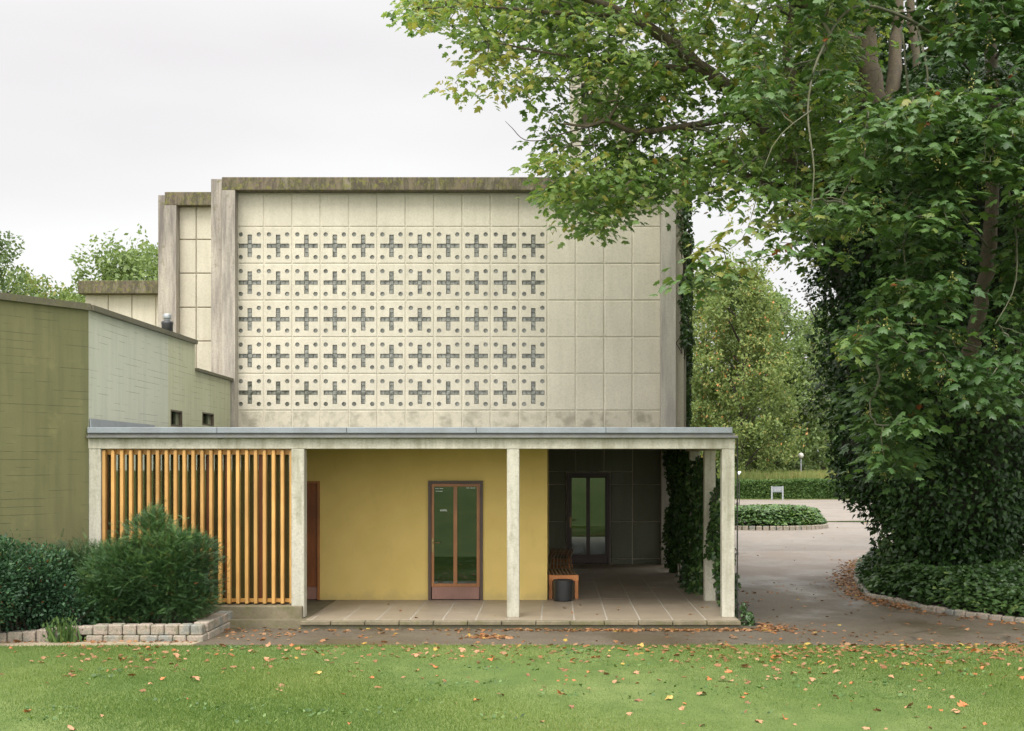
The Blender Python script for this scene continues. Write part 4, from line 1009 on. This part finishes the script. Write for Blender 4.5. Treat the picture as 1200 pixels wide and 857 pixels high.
# ================================================================== BIG SYCAMORES AND IVY MASS
# trunk hidden in ivy, limbs to the left and up
big = empty('sycamore_tree', (X(1105, 25), 25, GZ), 'large sycamore spreading over the chapel roof with light green leaves', 'tree')
limbsA = [
    LP((1112, 690, 25.2, .62), (1105, 480, 25.2, .52), (1075, 300, 25.2, .44), (1045, 180, 25.1, .36), (1022, 110, 25, .27), (1013, 40, 25, .24), (1008, -60, 25.1, .20), (990, -200, 25.3, .13), (985, -330, 25.5, .05)),
    LP((1040, 290, 25, .22), (985, 240, 24.6, .20), (925, 190, 24, .17), (872, 122, 23.6, .15), (830, 86, 23.4, .13), (785, 50, 23.2, .11), (735, 18, 23, .085), (670, -8, 22.8, .055), (590, -40, 22.6, .03)),
    LP((872, 122, 23.6, .09), (845, 140, 23.2, .07), (790, 150, 22.9, .055), (745, 155, 22.6, .05), (712, 142, 22.4, .04), (690, 148, 22.3, .03), (660, 145, 22.2, .018)),
    LP((712, 142, 22.4, .028), (722, 125, 22.3, .022), (722, 118, 22.2, .016), (700, 122, 22.1, .01)),
    LP((1013, 60, 25, .17), (960, 20, 24.5, .13), (900, -30, 24, .1), (820, -90, 23.5, .07), (740, -130, 23, .04)),
    LP((930, 192, 24.1, .11), (932, 110, 24.2, .10), (922, 60, 24.3, .09), (930, 0, 24.4, .07), (940, -120, 24.4, .04)),
    LP((830, 86, 23.4, .06), (760, 75, 23.0, .05), (700, 70, 22.7, .035), (630, 60, 22.5, .02), (560, 45, 22.3, .012)),
    LP((735, 18, 23, .05), (650, 15, 22.6, .035), (570, 8, 22.4, .02), (500, 10, 22.2, .01)),
    LP((985, 240, 24.6, .08), (900, 215, 24.2, .06), (830, 190, 24, .045), (760, 190, 23.8, .03), (700, 215, 23.6, .015)),
    LP((1040, 150, 25, .15), (1048, 80, 25.4, .13), (1052, 0, 25.8, .12), (1060, -150, 26, .07)),
    LP((1078, 200, 25.4, .12), (1075, 85, 25.8, .09), (1066, 0, 26, .08), (1070, -150, 26, .04)),
]
tk = limb_mesh('trunk', limbsA, M['bark'], big, 12)
bare = limb_mesh('bare_twig', [LP((700, 146, 22.3, .016), (655, 158, 22.2, .012), (640, 164, 22.1, .010), (615, 164, 22.0, .008), (600, 150, 22, .006), (592, 142, 22, .003)),
    LP((640, 160, 22.1, .006), (635, 150, 22.1, .004), (628, 148, 22.1, .003)), LP((700, 170, 22.3, .012), (665, 172, 22.2, .007), (645, 180, 22.2, .004))], M['bark_dark'], big, 5)
polyA = [(476, -30), (478, 18), (500, 30), (522, 44), (548, 72), (530, 100), (545, 118), (590, 128), (628, 150), (648, 188), (634, 215), (662, 256), (690, 272), (725, 262), (742, 236), (790, 222), (830, 240), (880, 215), (925, 262), (980, 285), (1030, 260), (1040, -160), (900, -230), (700, -190), (520, -110)]
cA = fill_volume(polyA, 21.2, 26.2, 1450, -.28, 31, 1.2)
polyA2 = [(560, -30), (700, -20), (900, -20), (1000, 40), (990, 240), (880, 228), (800, 222), (760, 190), (700, 140), (620, 110), (560, 60)]
cA2 = fill_volume(polyA2, 22, 27, 560, -.4, 32, 1.1)
cA = np.concatenate([cA, cA2])
twigs('twigs', limbsA[1:9]+[limbsA[0][4:]]+limbsA[9:], cA, M['bark_green'], big, .0055, .40)
cA3 = fill_volume([(628, 180), (700, 170), (800, 190), (790, 235), (745, 238), (725, 262), (690, 276), (655, 255), (640, 225)], 21.5, 24, 90, -.5, 33, 1.4)
cA = np.concatenate([cA, cA3])
OPEN = [(1012, 40, 15, 25.0), (1016, 75, 16, 25.0), (1022, 105, 13, 25.0), (1050, 40, 9, 25.6), (1048, 68, 8, 25.6), (1162, 260, 18, 21.7), (1160, 300, 18, 21.8), (1154, 335, 18, 21.9), (1147, 370, 18, 22), (1140, 400, 16, 22), (1164, 220, 14, 21.7),
    (735, 148, 11, 22.5), (712, 145, 13, 22.5), (690, 148, 11, 22.4), (760, 152, 10, 22.6), (925, 68, 14, 24.2), (930, 40, 12, 24.2), (832, 88, 13, 23.3), (800, 62, 11, 23.2), (935, 102, 18, 21), (770, 42, 10, 23.1), (1072, 80, 12, 25.7), (1075, 55, 10, 25.8), (672, 100, 14, 40), (676, 140, 9, 40), (674, 180, 10, 40)]
def open_up(c, grow=1.0):
    px = PX0+c[:, 0]*F/c[:, 1]; py = PY0-(c[:, 2]-EYE)*F/c[:, 1]; k = np.ones(len(c), bool)
    for ox, oy, rr, oy_ in OPEN: k &= ~((np.hypot(px-ox, py-oy) < rr*grow+7) & (c[:, 1] < oy_))
    return c[k]
cA = open_up(cA)
pA, dA, nA, sA, rA = sprays(cA, 14, .36, .36, .138)
rn = np.clip(.36*rA+.37+.14*vnoise(pA, .7, 8)+RNG.normal(size=len(pA))*.13 + .10*np.clip((24.0-pA[:, 1])/2, -1, 1), 0, .965); k = RNG.random(len(pA)) < .004; rn[k] = .98
leaves('crown', pA, dA, nA, sA, T_MAPLE, M['leaf_light'], big, rn)

M['keys'] = mat_leaf('seed_keys', [(0, (.26, .28, .07)), (1, (.44, .38, .13))], .5, .3)
sc = cA[RNG.random(len(cA)) < .22]; m = len(sc)*14
p = np.repeat(sc, 14, 0)+np.repeat(RNG.normal(size=(len(sc), 3))*.14, 14, 0)+RNG.normal(size=(m, 3))*np.array([.04, .04, .06])-[0, 0, .08]
leaves('seed_cluster', p, RNG.normal(size=(m, 3))+[0, 0, -1], unit(RNG.normal(size=(m, 3))), .042, T_SIMPLE, M['keys'], big)
# ivy mass round the trunks
ivy = empty('climbing_ivy', (X(1125, 25), 25, GZ), 'huge dark ivy mass wrapping the tree trunks at right down to the ground', 'climbing ivy')
prof = [(-.12, 1.08), (.6, 1.16), (1.3, 1.34), (2.1, 1.75), (3.3, 2.15), (4.2, 2.2), (5.2, 2.3), (6.5, 2.55), (7.5, 2.6), (8.4, 2.3), (9.2, 1.7), (10, .7)]
pz_, pr_ = np.array(prof).T; icx, icy = X(1128, 25), 25.0
def ivyfn(u, v, extra=0):
    z = -.12+u*10.1; rad = np.interp(z, pz_, pr_); a = v*2*np.pi
    base = np.stack([np.cos(a), np.sin(a), np.zeros(len(a))], 1)
    q = np.stack([icx+np.cos(a)*rad, icy+np.sin(a)*rad, z], 1)
    nz_ = vnoise(q, 1.1, 77)*.34+vnoise(q, 3.2, 78)*.16
    q = q+base*(nz_+extra)[:, None] if np.ndim(nz_) else q
    return q, base
mb = MB(); nu, nv = 40, 56
U, Vv = np.meshgrid(np.linspace(0, 1, nu), np.linspace(0, 1, nv, endpoint=False), indexing='ij')
qq, _ = ivyfn(U.ravel(), Vv.ravel(), -.22)
mb.v = [tuple(x) for x in qq]
for i in range(nu-1):
    for j in range(nv): j2 = (j+1) % nv; mb.f.append((i*nv+j, i*nv+j2, (i+1)*nv+j2, (i+1)*nv+j))
mb.build('stems_or_core', M['ivy_core'], ivy)  # solid dark core, added inside the ivy to block light behind its leaves
shell_ivy('foliage', lambda u, v: ivyfn(u, v, -.16), 60000, .10, M['leaf_ivy'], ivy, .42, 41)

# nearer sycamore at right with a smooth bare trunk
near = empty('sycamore_tree', (X(1128, 22.3), 22.3, GZ), 'sycamore stem in front of the ivy at right, its dark leaves hanging to the drive', 'tree')
limbsB = [
    LP((1120, 690, 24.9, .26), (1118, 560, 24.6, .20), (1122, 470, 23.4, .16), (1134, 425, 22.3, .145), (1143, 390, 22.0, .135), (1155, 320, 21.9, .125), (1162, 250, 21.8, .115), (1165, 150, 21.8, .11), (1160, 60, 21.9, .10), (1150, -40, 22, .09), (1140, -250, 22, .04)),
    LP((1160, 300, 21.9, .05), (1120, 240, 21, .045), (1090, 200, 20, .04), (1070, 130, 19.2, .035), (1060, 40, 18.6, .02)),
    LP((1155, 110, 21.8, .06), (1110, 60, 20.5, .055), (1060, 20, 19.6, .05), (1000, 8, 19, .04), (960, 60, 18.6, .035), (948, 130, 18.4, .03), (958, 200, 18.3, .022), (945, 270, 18.3, .012)),
    LP((1160, 60, 21.9, .05), (1190, 30, 20, .045), (1240, 60, 18.5, .03), (1260, 200, 17.8, .02)),
    LP((1130, 245, 21.2, .03), (1062, 260, 19.5, .025), (1058, 340, 19, .02), (1030, 375, 18.8, .014), (1012, 400, 18.7, .008)),
    LP((1165, 180, 21.8, .04), (1195, 240, 19.8, .03), (1190, 330, 18.8, .022), (1170, 380, 18.3, .012)),
    LP((948, 130, 18.4, .022), (900, 180, 18.2, .016), (880, 260, 18.1, .012), (850, 300, 18.1, .006)),
    LP((1070, 30, 20, .04), (1085, 60, 19.6, .035), (1083, 95, 19.5, .03), (1075, 130, 19.4, .02)),
]
limb_mesh('trunk', limbsB[:1], M['bark'], near, 12); limb_mesh('limb', [[(p[0]+random.gauss(0, .05), p[1], p[2]+random.gauss(0, .05), p[3]*.5) for p in L] for L in limbsB[1:]], M['bark_green'], near, 7)
polyB = [(930, -180), (940, 40), (900, 110), (930, 190), (960, 260), (1000, 250), (1040, 300), (1000, 380), (1000, 440), (1020, 510), (1040, 560), (1065, 545), (1100, 480), (1180, 470), (1300, 500), (1400, 350), (1420, -160)]
cB = fill_volume(polyB, 17.6, 21.2, 620, -.25, 51, .8)
polyB2 = [(1000, 120), (1240, 100), (1240, 350), (1200, 480), (1100, 440), (1020, 380)]
cB2 = np.concatenate([cB, fill_volume([(1080, -20), (1230, -20), (1230, 120), (1080, 90)], 18.5, 21, 45, -.5, 57)]); cB = cB2
cB2 = fill_volume(polyB2, 17.5, 20.8, 170, -.1, 52, 1.2)
polyB3 = [(1000, 400), (1060, 390), (1070, 470), (1060, 550), (1030, 560), (1010, 500)]
cB3 = fill_volume(polyB3, 19.5, 22.2, 60, None, 53)
spr = np.array([P(*q_) for q_ in [(815, 300, 18.1), (835, 292, 18), (850, 310, 18.1), (822, 330, 18.2), (868, 268, 18), (890, 262, 18.1), (912, 262, 18.2), (905, 290, 18), (930, 285, 18.2), (955, 290, 18.2), (970, 302, 18.3), (880, 235, 18.1), (900, 215, 18.1), (845, 322, 18), (803, 318, 18.2), (930, 240, 18.2), (950, 250, 18.3)]])
polyB4 = [(870, -180), (860, 60), (870, 120), (930, 150), (1010, 90), (1060, -100)]
cB4 = fill_volume(polyB4, 18.2, 21.5, 110, -.3, 54)
cB = open_up(np.concatenate([cB, cB2, cB3, spr, cB4]), 1.25)
twigs('twigs', [limbsB[0][4:]]+limbsB[1:], cB, M['bark_green'], near, .005, .38, .10)
pB, dB, nB, sB, rB = sprays(cB, 21, .36, .35, .158, droop=.3, spread=.38)
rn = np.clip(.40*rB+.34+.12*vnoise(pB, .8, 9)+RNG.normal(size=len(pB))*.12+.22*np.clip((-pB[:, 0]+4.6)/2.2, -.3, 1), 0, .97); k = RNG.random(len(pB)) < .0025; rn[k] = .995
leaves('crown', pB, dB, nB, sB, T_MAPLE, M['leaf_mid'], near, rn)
# seed clusters (yellow green keys)
sc = cB[RNG.random(len(cB)) < .32]; m = len(sc)*16
p = np.repeat(sc, 16, 0)+np.repeat(RNG.normal(size=(len(sc), 3))*.12, 16, 0)+RNG.normal(size=(m, 3))*np.array([.035, .035, .06])-[0, 0, .08]
leaves('seed_cluster', p, RNG.normal(size=(m, 3))+[0, 0, -1], unit(RNG.normal(size=(m, 3))), .04, T_SIMPLE, M['keys'], near)
# a third sycamore behind that closes the upper right
back = empty('sycamore_tree', (X(1120, 31), 31, GZ), 'dark sycamore crown closing the view behind the ivy covered trunks', 'tree')
limbsC = [LP((1120, 640, 31, .4), (1120, 300, 31, .3), (1110, 100, 31, .22), (1100, -100, 31, .12), (1100, -300, 31, .05)), LP((1115, 250, 31, .15), (1180, 100, 31, .12), (1250, -50, 31, .06)), LP((1115, 200, 31, .12), (1030, 60, 30.5, .1), (960, -60, 30, .05)), LP((1118, 300, 31, .1), (1000, 230, 30.5, .07), (900, 180, 30, .03))]
limb_mesh('trunk', limbsC, M['bark'], back, 8)
polyC = [(850, -150), (860, 60), (905, 200), (940, 260), (975, 330), (1000, 420), (1060, 470), (1300, 470), (1420, 200), (1400, -250), (1000, -280)]
cC = np.concatenate([fill_volume(polyC, 28, 33, 760, -.7, 61, .8), fill_volume([(985, -80), (1260, -80), (1260, 150), (985, 130)], 27.5, 31, 330, -.75, 62, .9)])
twigs('twigs', limbsC, cC, M['bark_green'], back, .006, .40)
pC, dC, nC, sC, rC = sprays(cC, 20, .5, .5, .19)
leaves('crown', pC, dC, nC, sC, T_MAPLE, M['leaf_mid'], back, np.clip(.5*rC+RNG.normal(size=len(pC))*.12+.1, 0, .93))

# ================================================================== FAR PLANTING
def hedge(name, label, x0, x1, y0, y1, h, n, size, mat, seed, group=None):
    t = empty(name, ((x0+x1)/2, (y0+y1)/2, GZ), label, 'hedge', group); r = np.random.default_rng(seed)
    c = MB(); c.box(x0+.15, x1-.15, y0+.15, y1-.15, GZ, h-.2); c.build('stems_or_core', M['ivy_core'], t)  # solid dark box filling the hedge behind its leaves
    k = r.random(n); p = np.empty((n, 3)); fr = k < .55; top = (k >= .55) & (k < .9); sd = k >= .9
    p[:, 0] = r.uniform(x0, x1, n); p[:, 1] = r.uniform(y0, y1, n); p[:, 2] = r.uniform(GZ, h, n)
    p[fr, 1] = y0+np.abs(r.normal(size=fr.sum()))*.12; p[top, 2] = h-np.abs(r.normal(size=top.sum()))*.08; p[sd, 0] = np.where(r.random(sd.sum()) < .5, x0, x1)
    p += (vnoise(p, 1.2, seed)*.09)[:, None]*np.array([0, -1, 1])
    leaves('foliage', p, r.normal(size=(n, 3)), unit(r.normal(size=(n, 3))*.7+[0, -.5, .6]), size*r.uniform(.6, 1.2, n), T_SIMPLE, mat, t, np.clip(.5+.25*vnoise(p, .9, seed)+r.normal(size=n)*.2, 0, 1)); return t
Yh = 86
hedge('hedge', 'long clipped green hedge along the back of the car park', X(835, Yh), X(1001, Yh), Yh, Yh+1.6, 1.05, 26000, .17, M['leaf_hedge'], 71)
bsh = bush('shrub', 'round dark shrub beside the right end of the clipped hedge', [(P(1030, 580, 80), (1.6, 1.2, .85)), (P(1055, 580, 79), (1.6, 1.2, .8)), (P(1015, 584, 79), (.9, .9, .6))], 9000, .18, M['leaf_hedge'], T_SIMPLE, seed=72)
# rough meadow behind the hedge
r = np.random.default_rng(73); n = 26000; p = np.stack([r.uniform(X(830, 90), X(1060, 96), n), r.uniform(88.2, 108, n), np.full(n, -.16)], 1); hgt = 1.5+.3*vnoise(p, .5, 3)+r.random(n)*.35
d = unit(np.stack([r.normal(size=n)*.22, r.normal(size=n)*.22, np.ones(n)], 1))
o = leaves('meadow_grass', p, d, unit(np.stack([r.normal(size=n)*.3, -np.ones(n), np.zeros(n)], 1)), hgt, T_BLADE, M['leaf_meadow'], None, np.clip(.4+.25*vnoise(p, .35, 4)+r.normal(size=n)*.2, 0, 1)); tag(o, 'tall pale meadow grass behind the hedge', 'grass', kind='stuff')
sheet('grass_verge', [(X(835, 84), 84.7), (X(1080, 84), 84.7), (X(1080, 84), 85.9), (X(835, 86), 85.9)], GZ+.01, M['meadow'])
def far(px, top, Y, spread, mat, label, n, leaf, seed, **kw): return bg_tree((X(px, Y), Y, -.16), Z(top, Y)+.16, spread, M[mat], label, n=n, leaf=leaf, seed=seed, **kw)
far(868, 318, 92, 4.4, 'leaf_autumn', 'broad tree turning orange behind the hedge, nearest the porch', 42000, .27, 81, low=.04, lobes=36, shape=1.5)
far(822, 322, 96, 4.4, 'leaf_autumn', 'autumn tinted tree half behind the right porch post', 26000, .28, 82, low=.04, lobes=24, shape=1.5)
far(908, 352, 104, 4.6, 'leaf_far', 'light green tree to the right of the orange tinted tree', 26000, .34, 83, low=.1, lobes=26, trunk_r=.3, shape=1.4)
far(932, 440, 104, 3.6, 'leaf_far', 'pale green tree with a bare trunk showing above the hedge', 8000, .34, 84, low=.28, lobes=12, trunk_r=.42)
far(966, 372, 112, 5.2, 'leaf_far2', 'loose olive tree between the lamp and the ivy covered trunks', 20000, .38, 85, low=.18, lobes=16)
far(1010, 350, 118, 5.5, 'leaf_far2', 'tree mostly hidden behind the left side of the ivy mass', 12000, .4, 86, low=.1, lobes=16)
far(880, 335, 132, 6.5, 'leaf_far2', 'tall dark tree behind the orange tinted tree', 13000, .45, 87, low=.1, lobes=18)
far(955, 450, 136, 6.0, 'leaf_far', 'farthest pale tree seen low between the trunks', 12000, .5, 88, low=.05, lobes=18)
far(1060, 420, 130, 7, 'leaf_far2', 'far tree beyond the shrub at the end of the hedge', 9000, .5, 89, low=.05, lobes=16)
far(800, 420, 120, 7, 'leaf_far2', 'far tree beyond the porch opening', 9000, .5, 90, low=.05, lobes=16)
# slender dark tree crown next to the ivy mass (loose dark leaves against the sky)
dk = empty('young_tree', (X(975, 33), 33, GZ), 'loose dark leafed sapling growing against the left side of the ivy mass', 'tree')
limbsD = [LP((1060, 640, 30, .06), (1020, 520, 30, .05), (985, 400, 30, .04), (965, 300, 30, .02)), LP((985, 400, 30, .03), (960, 380, 30, .02), (945, 350, 30, .01)), LP((1000, 460, 30, .03), (965, 450, 30, .02), (950, 470, 30, .01))]
tdk = limb_mesh('trunk', limbsD, M['bark_dark'], dk, 6)
cD = fill_volume([(945, 290), (1000, 290), (1010, 520), (985, 500), (955, 480), (948, 400)], 28.5, 31, 90, -.2, 91)
tw_ = twigs('twigs', limbsD, cD, M['bark_dark'], dk, .005, .38)
bmj = bmesh.new(); bmj.from_mesh(tdk.data); bmj.from_mesh(tw_.data); bmj.to_mesh(tdk.data); bmj.free(); bpy.data.objects.remove(tw_)
pD, dD, nD, sD, rD = sprays(cD, 20, .4, .6, .11)
M['leaf_dark'] = mat_leaf('dark_sapling_leaf', [(0, (.03, .05, .012)), (.7, (.06, .09, .02)), (1, (.14, .11, .03))], .5, .25)
leaves('crown', pD, dD, nD, sD, T_SIMPLE, M['leaf_dark'], dk, rD)
# left background trees
far(142, 306, 62, 4.2, 'leaf_far', 'pale green beech rising behind the low chapel block at left', 26000, .26, 92, low=.25, lobes=22, group='trees behind the annex')
far(196, 292, 66, 3.2, 'leaf_far', 'pale tree crown peeping out just left of the tall concrete pier', 12000, .26, 93, low=.4, lobes=14, group='trees behind the annex')
far(30, 338, 70, 4.4, 'leaf_autumn', 'yellowish tree crown low above the olive wall at far left', 15000, .28, 94, low=.3, lobes=16, group='trees behind the annex')
far(90, 346, 74, 3.6, 'leaf_far2', 'lower green tree crown in the gap left of the chapel', 9000, .28, 95, low=.3, lobes=12, group='trees behind the annex')
far(-14, 272, 52, 2.6, 'leaf_far2', 'taller tree with loose twigs cut by the left picture edge', 10000, .20, 96, low=.35, lobes=12, group='trees behind the annex')

# ================================================================== SIGN, LAMPS
Ys = 84.2; sg = empty('sign', (X(911, Ys), Ys, GZ), 'small grey notice board on two legs at the edge of the car park', 'sign')
for px in (904.6, 917.4): s = MB(); s.box(X(px, Ys)-.045, X(px, Ys)+.045, Ys, Ys+.09, GZ, Z(569.8, Ys)); s.build('leg', M['steel'], sg)
s = MB(); s.box(X(905.6, Ys), X(916.4, Ys), Ys-.02, Ys+.03, Z(577, Ys), Z(570.2, Ys)); s.build('board', M['signgrey'], sg)
s = MB()
for a, b, py in ((906.3, 911, 572), (911.5, 915.6, 572), (906.6, 909.5, 573.6), (910, 915.2, 573.6), (907.5, 914, 575.2)): s.box(X(a, Ys), X(b, Ys), Ys-.024, Ys-.019, Z(py+.4, Ys), Z(py-.4, Ys))
s.build('writing', M['steel'], sg)
Yl = 93; lp = empty('park_lamp', (X(938.5, Yl), Yl, GZ), 'park lamp with a round opal globe standing behind the hedge', 'lamp')
s = MB(); s.tube([(X(938.5, Yl), Yl, GZ), (X(938.5, Yl), Yl, Z(538, Yl))], .06, 8); s.build('pole', M['steel'], lp)
s = MB(); gz_ = Z(534, Yl); s.lathe([(.20*math.sin(a), gz_-.20*math.cos(a)) for a in np.linspace(.05, math.pi-.05, 12)], X(938.5, Yl), Yl, 16); s.build('globe', M['globe'], lp, True)
Yl = 70; lp = empty('path_light', (X(866.5, Yl), Yl, GZ), 'slim grey post with a small white light head beside the hedge', 'lamp')
s = MB(); s.tube([(X(866.3, Yl), Yl, GZ), (X(866.3, Yl), Yl, Z(557, Yl))], .02, 8); s.build('pole', M['darkmetal'], lp)
s = MB(); hx_ = X(866.6, Yl); hz_ = Z(554, Yl); bmx = bmesh.new(); bmesh.ops.create_cone(bmx, cap_ends=True, segments=14, radius1=.10, radius2=.04, depth=.17)
s.add_bm(bmx, Matrix.Translation((hx_, Yl, hz_)) @ Matrix.Rotation(R(55), 4, 'Y') @ Matrix.Rotation(R(15), 4, 'X')); s.build('lamp_head', M['white'], lp)

# ================================================================== LAWN GRASS AND LEAF LITTER
r = np.random.default_rng(101); n = 380000
Yg = r.uniform(11.2, 17.70, n); gx = r.uniform(-1, 1, n)*(Yg*.5)+(-.3); gx = np.where(gx < -Yg*.48, r.uniform(-6, 5, n), gx)
k = Yg < np.array(17.72-.10*np.clip((-gx-4)/4, 0, 1)); Yg = Yg[k]; gx = gx[k]; n = len(gx)
p = np.stack([gx, Yg, np.full(n, -.105)], 1); d = unit(np.stack([r.normal(size=n)*.45, r.normal(size=n)*.45, np.ones(n)], 1))
pat = vnoise(p*np.array([1, .6, 1]), 2.0, 5)
o = leaves('grass', p, d, unit(np.stack([r.normal(size=n)*.5, -np.ones(n), np.zeros(n)], 1)), (.026+.005*np.clip(pat, -1, 1))*r.uniform(.5, 1.5, n)*np.where(r.random(n) < .006, 1.9, 1), (T_BLADE[0]*np.array([1, 1.7, 1]), T_BLADE[1]), M['blade'], None, np.clip(.42+.16*vnoise(p, .8, 6)+.15*pat+r.normal(size=n)*.2, 0, 1))
tag(o, 'short mown grass of the front lawn', 'grass', kind='stuff')
n = 900; cxy = np.stack([r.uniform(-5.5, 5, 60), r.uniform(12.5, 17.5, 60)], 1)[r.integers(0, 60, n)]+r.normal(size=(n, 2))*np.array([.16, .10]); az = r.random(n)*6.28
wd = leaves('lawn_weeds', np.c_[cxy, np.full(n, -.092)], np.stack([np.cos(az), np.sin(az), r.uniform(.2, .9, n)], 1), unit(np.stack([r.normal(size=n)*.4, r.normal(size=n)*.4-.3, np.ones(n)], 1)), r.uniform(.03, .07, n), T_SIMPLE, M['leaf_island'], None)
tag(wd, 'low broad leaved weeds dotted through the front lawn', 'weeds', kind='stuff')
# 300 individual leaves on the lawn, four shared shapes
def leaf_obj_mesh(i):
    rr = np.random.default_rng(200+i); v, f = maple_template(.2, .1); v = v.copy()
    v[:, 2] = .05+.22*np.abs(v[:, 1])*rr.uniform(-.3, 1.5)+.16*np.sin(v[:, 0]*rr.uniform(2, 5))+rr.normal(size=len(v))*.03; v[:, 2] -= v[:, 2].min(); v[:, 0] -= .5
    me = bpy.data.meshes.new('fallen_leaf'); me.from_pydata([tuple(x) for x in v], [], [tuple(int(j) for j in t) for t in f]); me.update(); me.materials.append(M['fl'][i % 4]); return me
lm = [leaf_obj_mesh(i) for i in range(8)]
r = np.random.default_rng(55); cnt = 0
while cnt < 300:
    Y = 17.6-(r.random()**1.35)*5.7; x = r.uniform(-.46*Y, .38*Y)
    dens = .30+.55*min(1, max(0, (x+3)/6)); dens *= .55+.6*min(1, max(0, (Y-14)/3))
    if r.random() > dens: continue
    i = int(r.choice([0, 1, 2, 3, 4, 5, 6], p=[.24, .18, .16, .04, .2, .1, .08])); o = bpy.data.objects.new('fallen_leaf', lm[i]); COL.objects.link(o); s_ = r.choice([r.uniform(.03, .06), r.uniform(.05, .09), r.uniform(.09, .13)], p=[.5, .38, .12])
    o.location = (x, Y, r.uniform(-.10, -.082)); o.scale = (s_, s_, s_*.9); o.rotation_euler = (r.normal()*.3, r.normal()*.3, r.random()*6.28)
    kd = ('tan', 'orange', 'dark brown', 'yellow')[i % 4]; tag(o, 'dry '+kd+' fallen sycamore leaf lying on the mown lawn', 'leaf', 'dry '+kd+' leaves scattered on the lawn'); cnt += 1
# remaining litter: kerb line, heap, bed edge, drive, lawn edge
L_ = []
def scat(n, fx, fy, z=GZ+.006): 
    L_.append(np.stack([fx(n), fy(n), z+RNG.random(n)*.02], 1))
scat(360, lambda n: 3.2-np.abs(RNG.normal(size=n))*2.1, lambda n: 19.45-np.abs(RNG.normal(size=n))*.09)
scat(150, lambda n: RNG.uniform(-3.6, 3.1, n), lambda n: 19.45-np.abs(RNG.normal(size=n))*.10)
scat(150, lambda n: RNG.normal(size=n)*.16-.95, lambda n: 18.62+RNG.normal(size=n)*.09)
scat(150, lambda n: RNG.uniform(-4.5, 8, n), lambda n: RNG.uniform(17.8, 19.4, n))
scat(190, lambda n: 3.1+np.abs(RNG.normal(size=n))*.22, lambda n: 19.6+RNG.normal(size=n)*.22)
scat(230, lambda n: RNG.uniform(3, 9, n), lambda n: RNG.uniform(17.8, 27, n))
for i, (a, b, L) in enumerate(segs):
    m = int(L*(85 if i < 6 else 25)); t = RNG.random((m, 1)); q = np.array(a)*(1-t)+np.array(b)*t
    nrm_ = np.array([(b-a).y, -(b-a).x])/max(L, 1e-6); q = q+nrm_*(.07+np.abs(RNG.normal(size=(m, 1)))*.22)
    L_.append(np.c_[q, np.full(m, GZ+.006)+RNG.random(m)*.03])
scat(620, lambda n: 7.5-np.abs(RNG.normal(size=n))*3.6, lambda n: 17.68-np.abs(RNG.normal(size=n))*.9, -.085)
scat(420, lambda n: RNG.uniform(-6.5, 5, n), lambda n: 17.6-np.abs(RNG.normal(size=n))*1.3, -.085)
scat(120, lambda n: RNG.uniform(-9, -5.0, n), lambda n: 18.1+RNG.normal(size=n)*.06)
scat(60, lambda n: RNG.uniform(-4.85, -3.6, n), lambda n: RNG.uniform(18.4, 19.8, n))
scat(14, lambda n: RNG.uniform(-3, 2.6, n), lambda n: RNG.uniform(19.6, 22, n), .004)
scat(60, lambda n: RNG.uniform(5, 14, n), lambda n: RNG.uniform(28, 60, n))
p = np.concatenate(L_); n = len(p); az = RNG.random(n)*6.28
onb = RNG.random(n)
o = leaves('leaf_litter', p, np.stack([np.cos(az), np.sin(az), RNG.normal(size=n)*.25], 1), unit(np.stack([RNG.normal(size=n)*.4, RNG.normal(size=n)*.4, np.ones(n)], 1)), RNG.uniform(.035, .09, n), T_MAPLE, M['litter'], None, onb)
tag(o, 'drifts of dry brown and yellow leaves along the kerbs and over the drive', 'fallen leaves', kind='stuff')
# leaves caught on the ivy bed
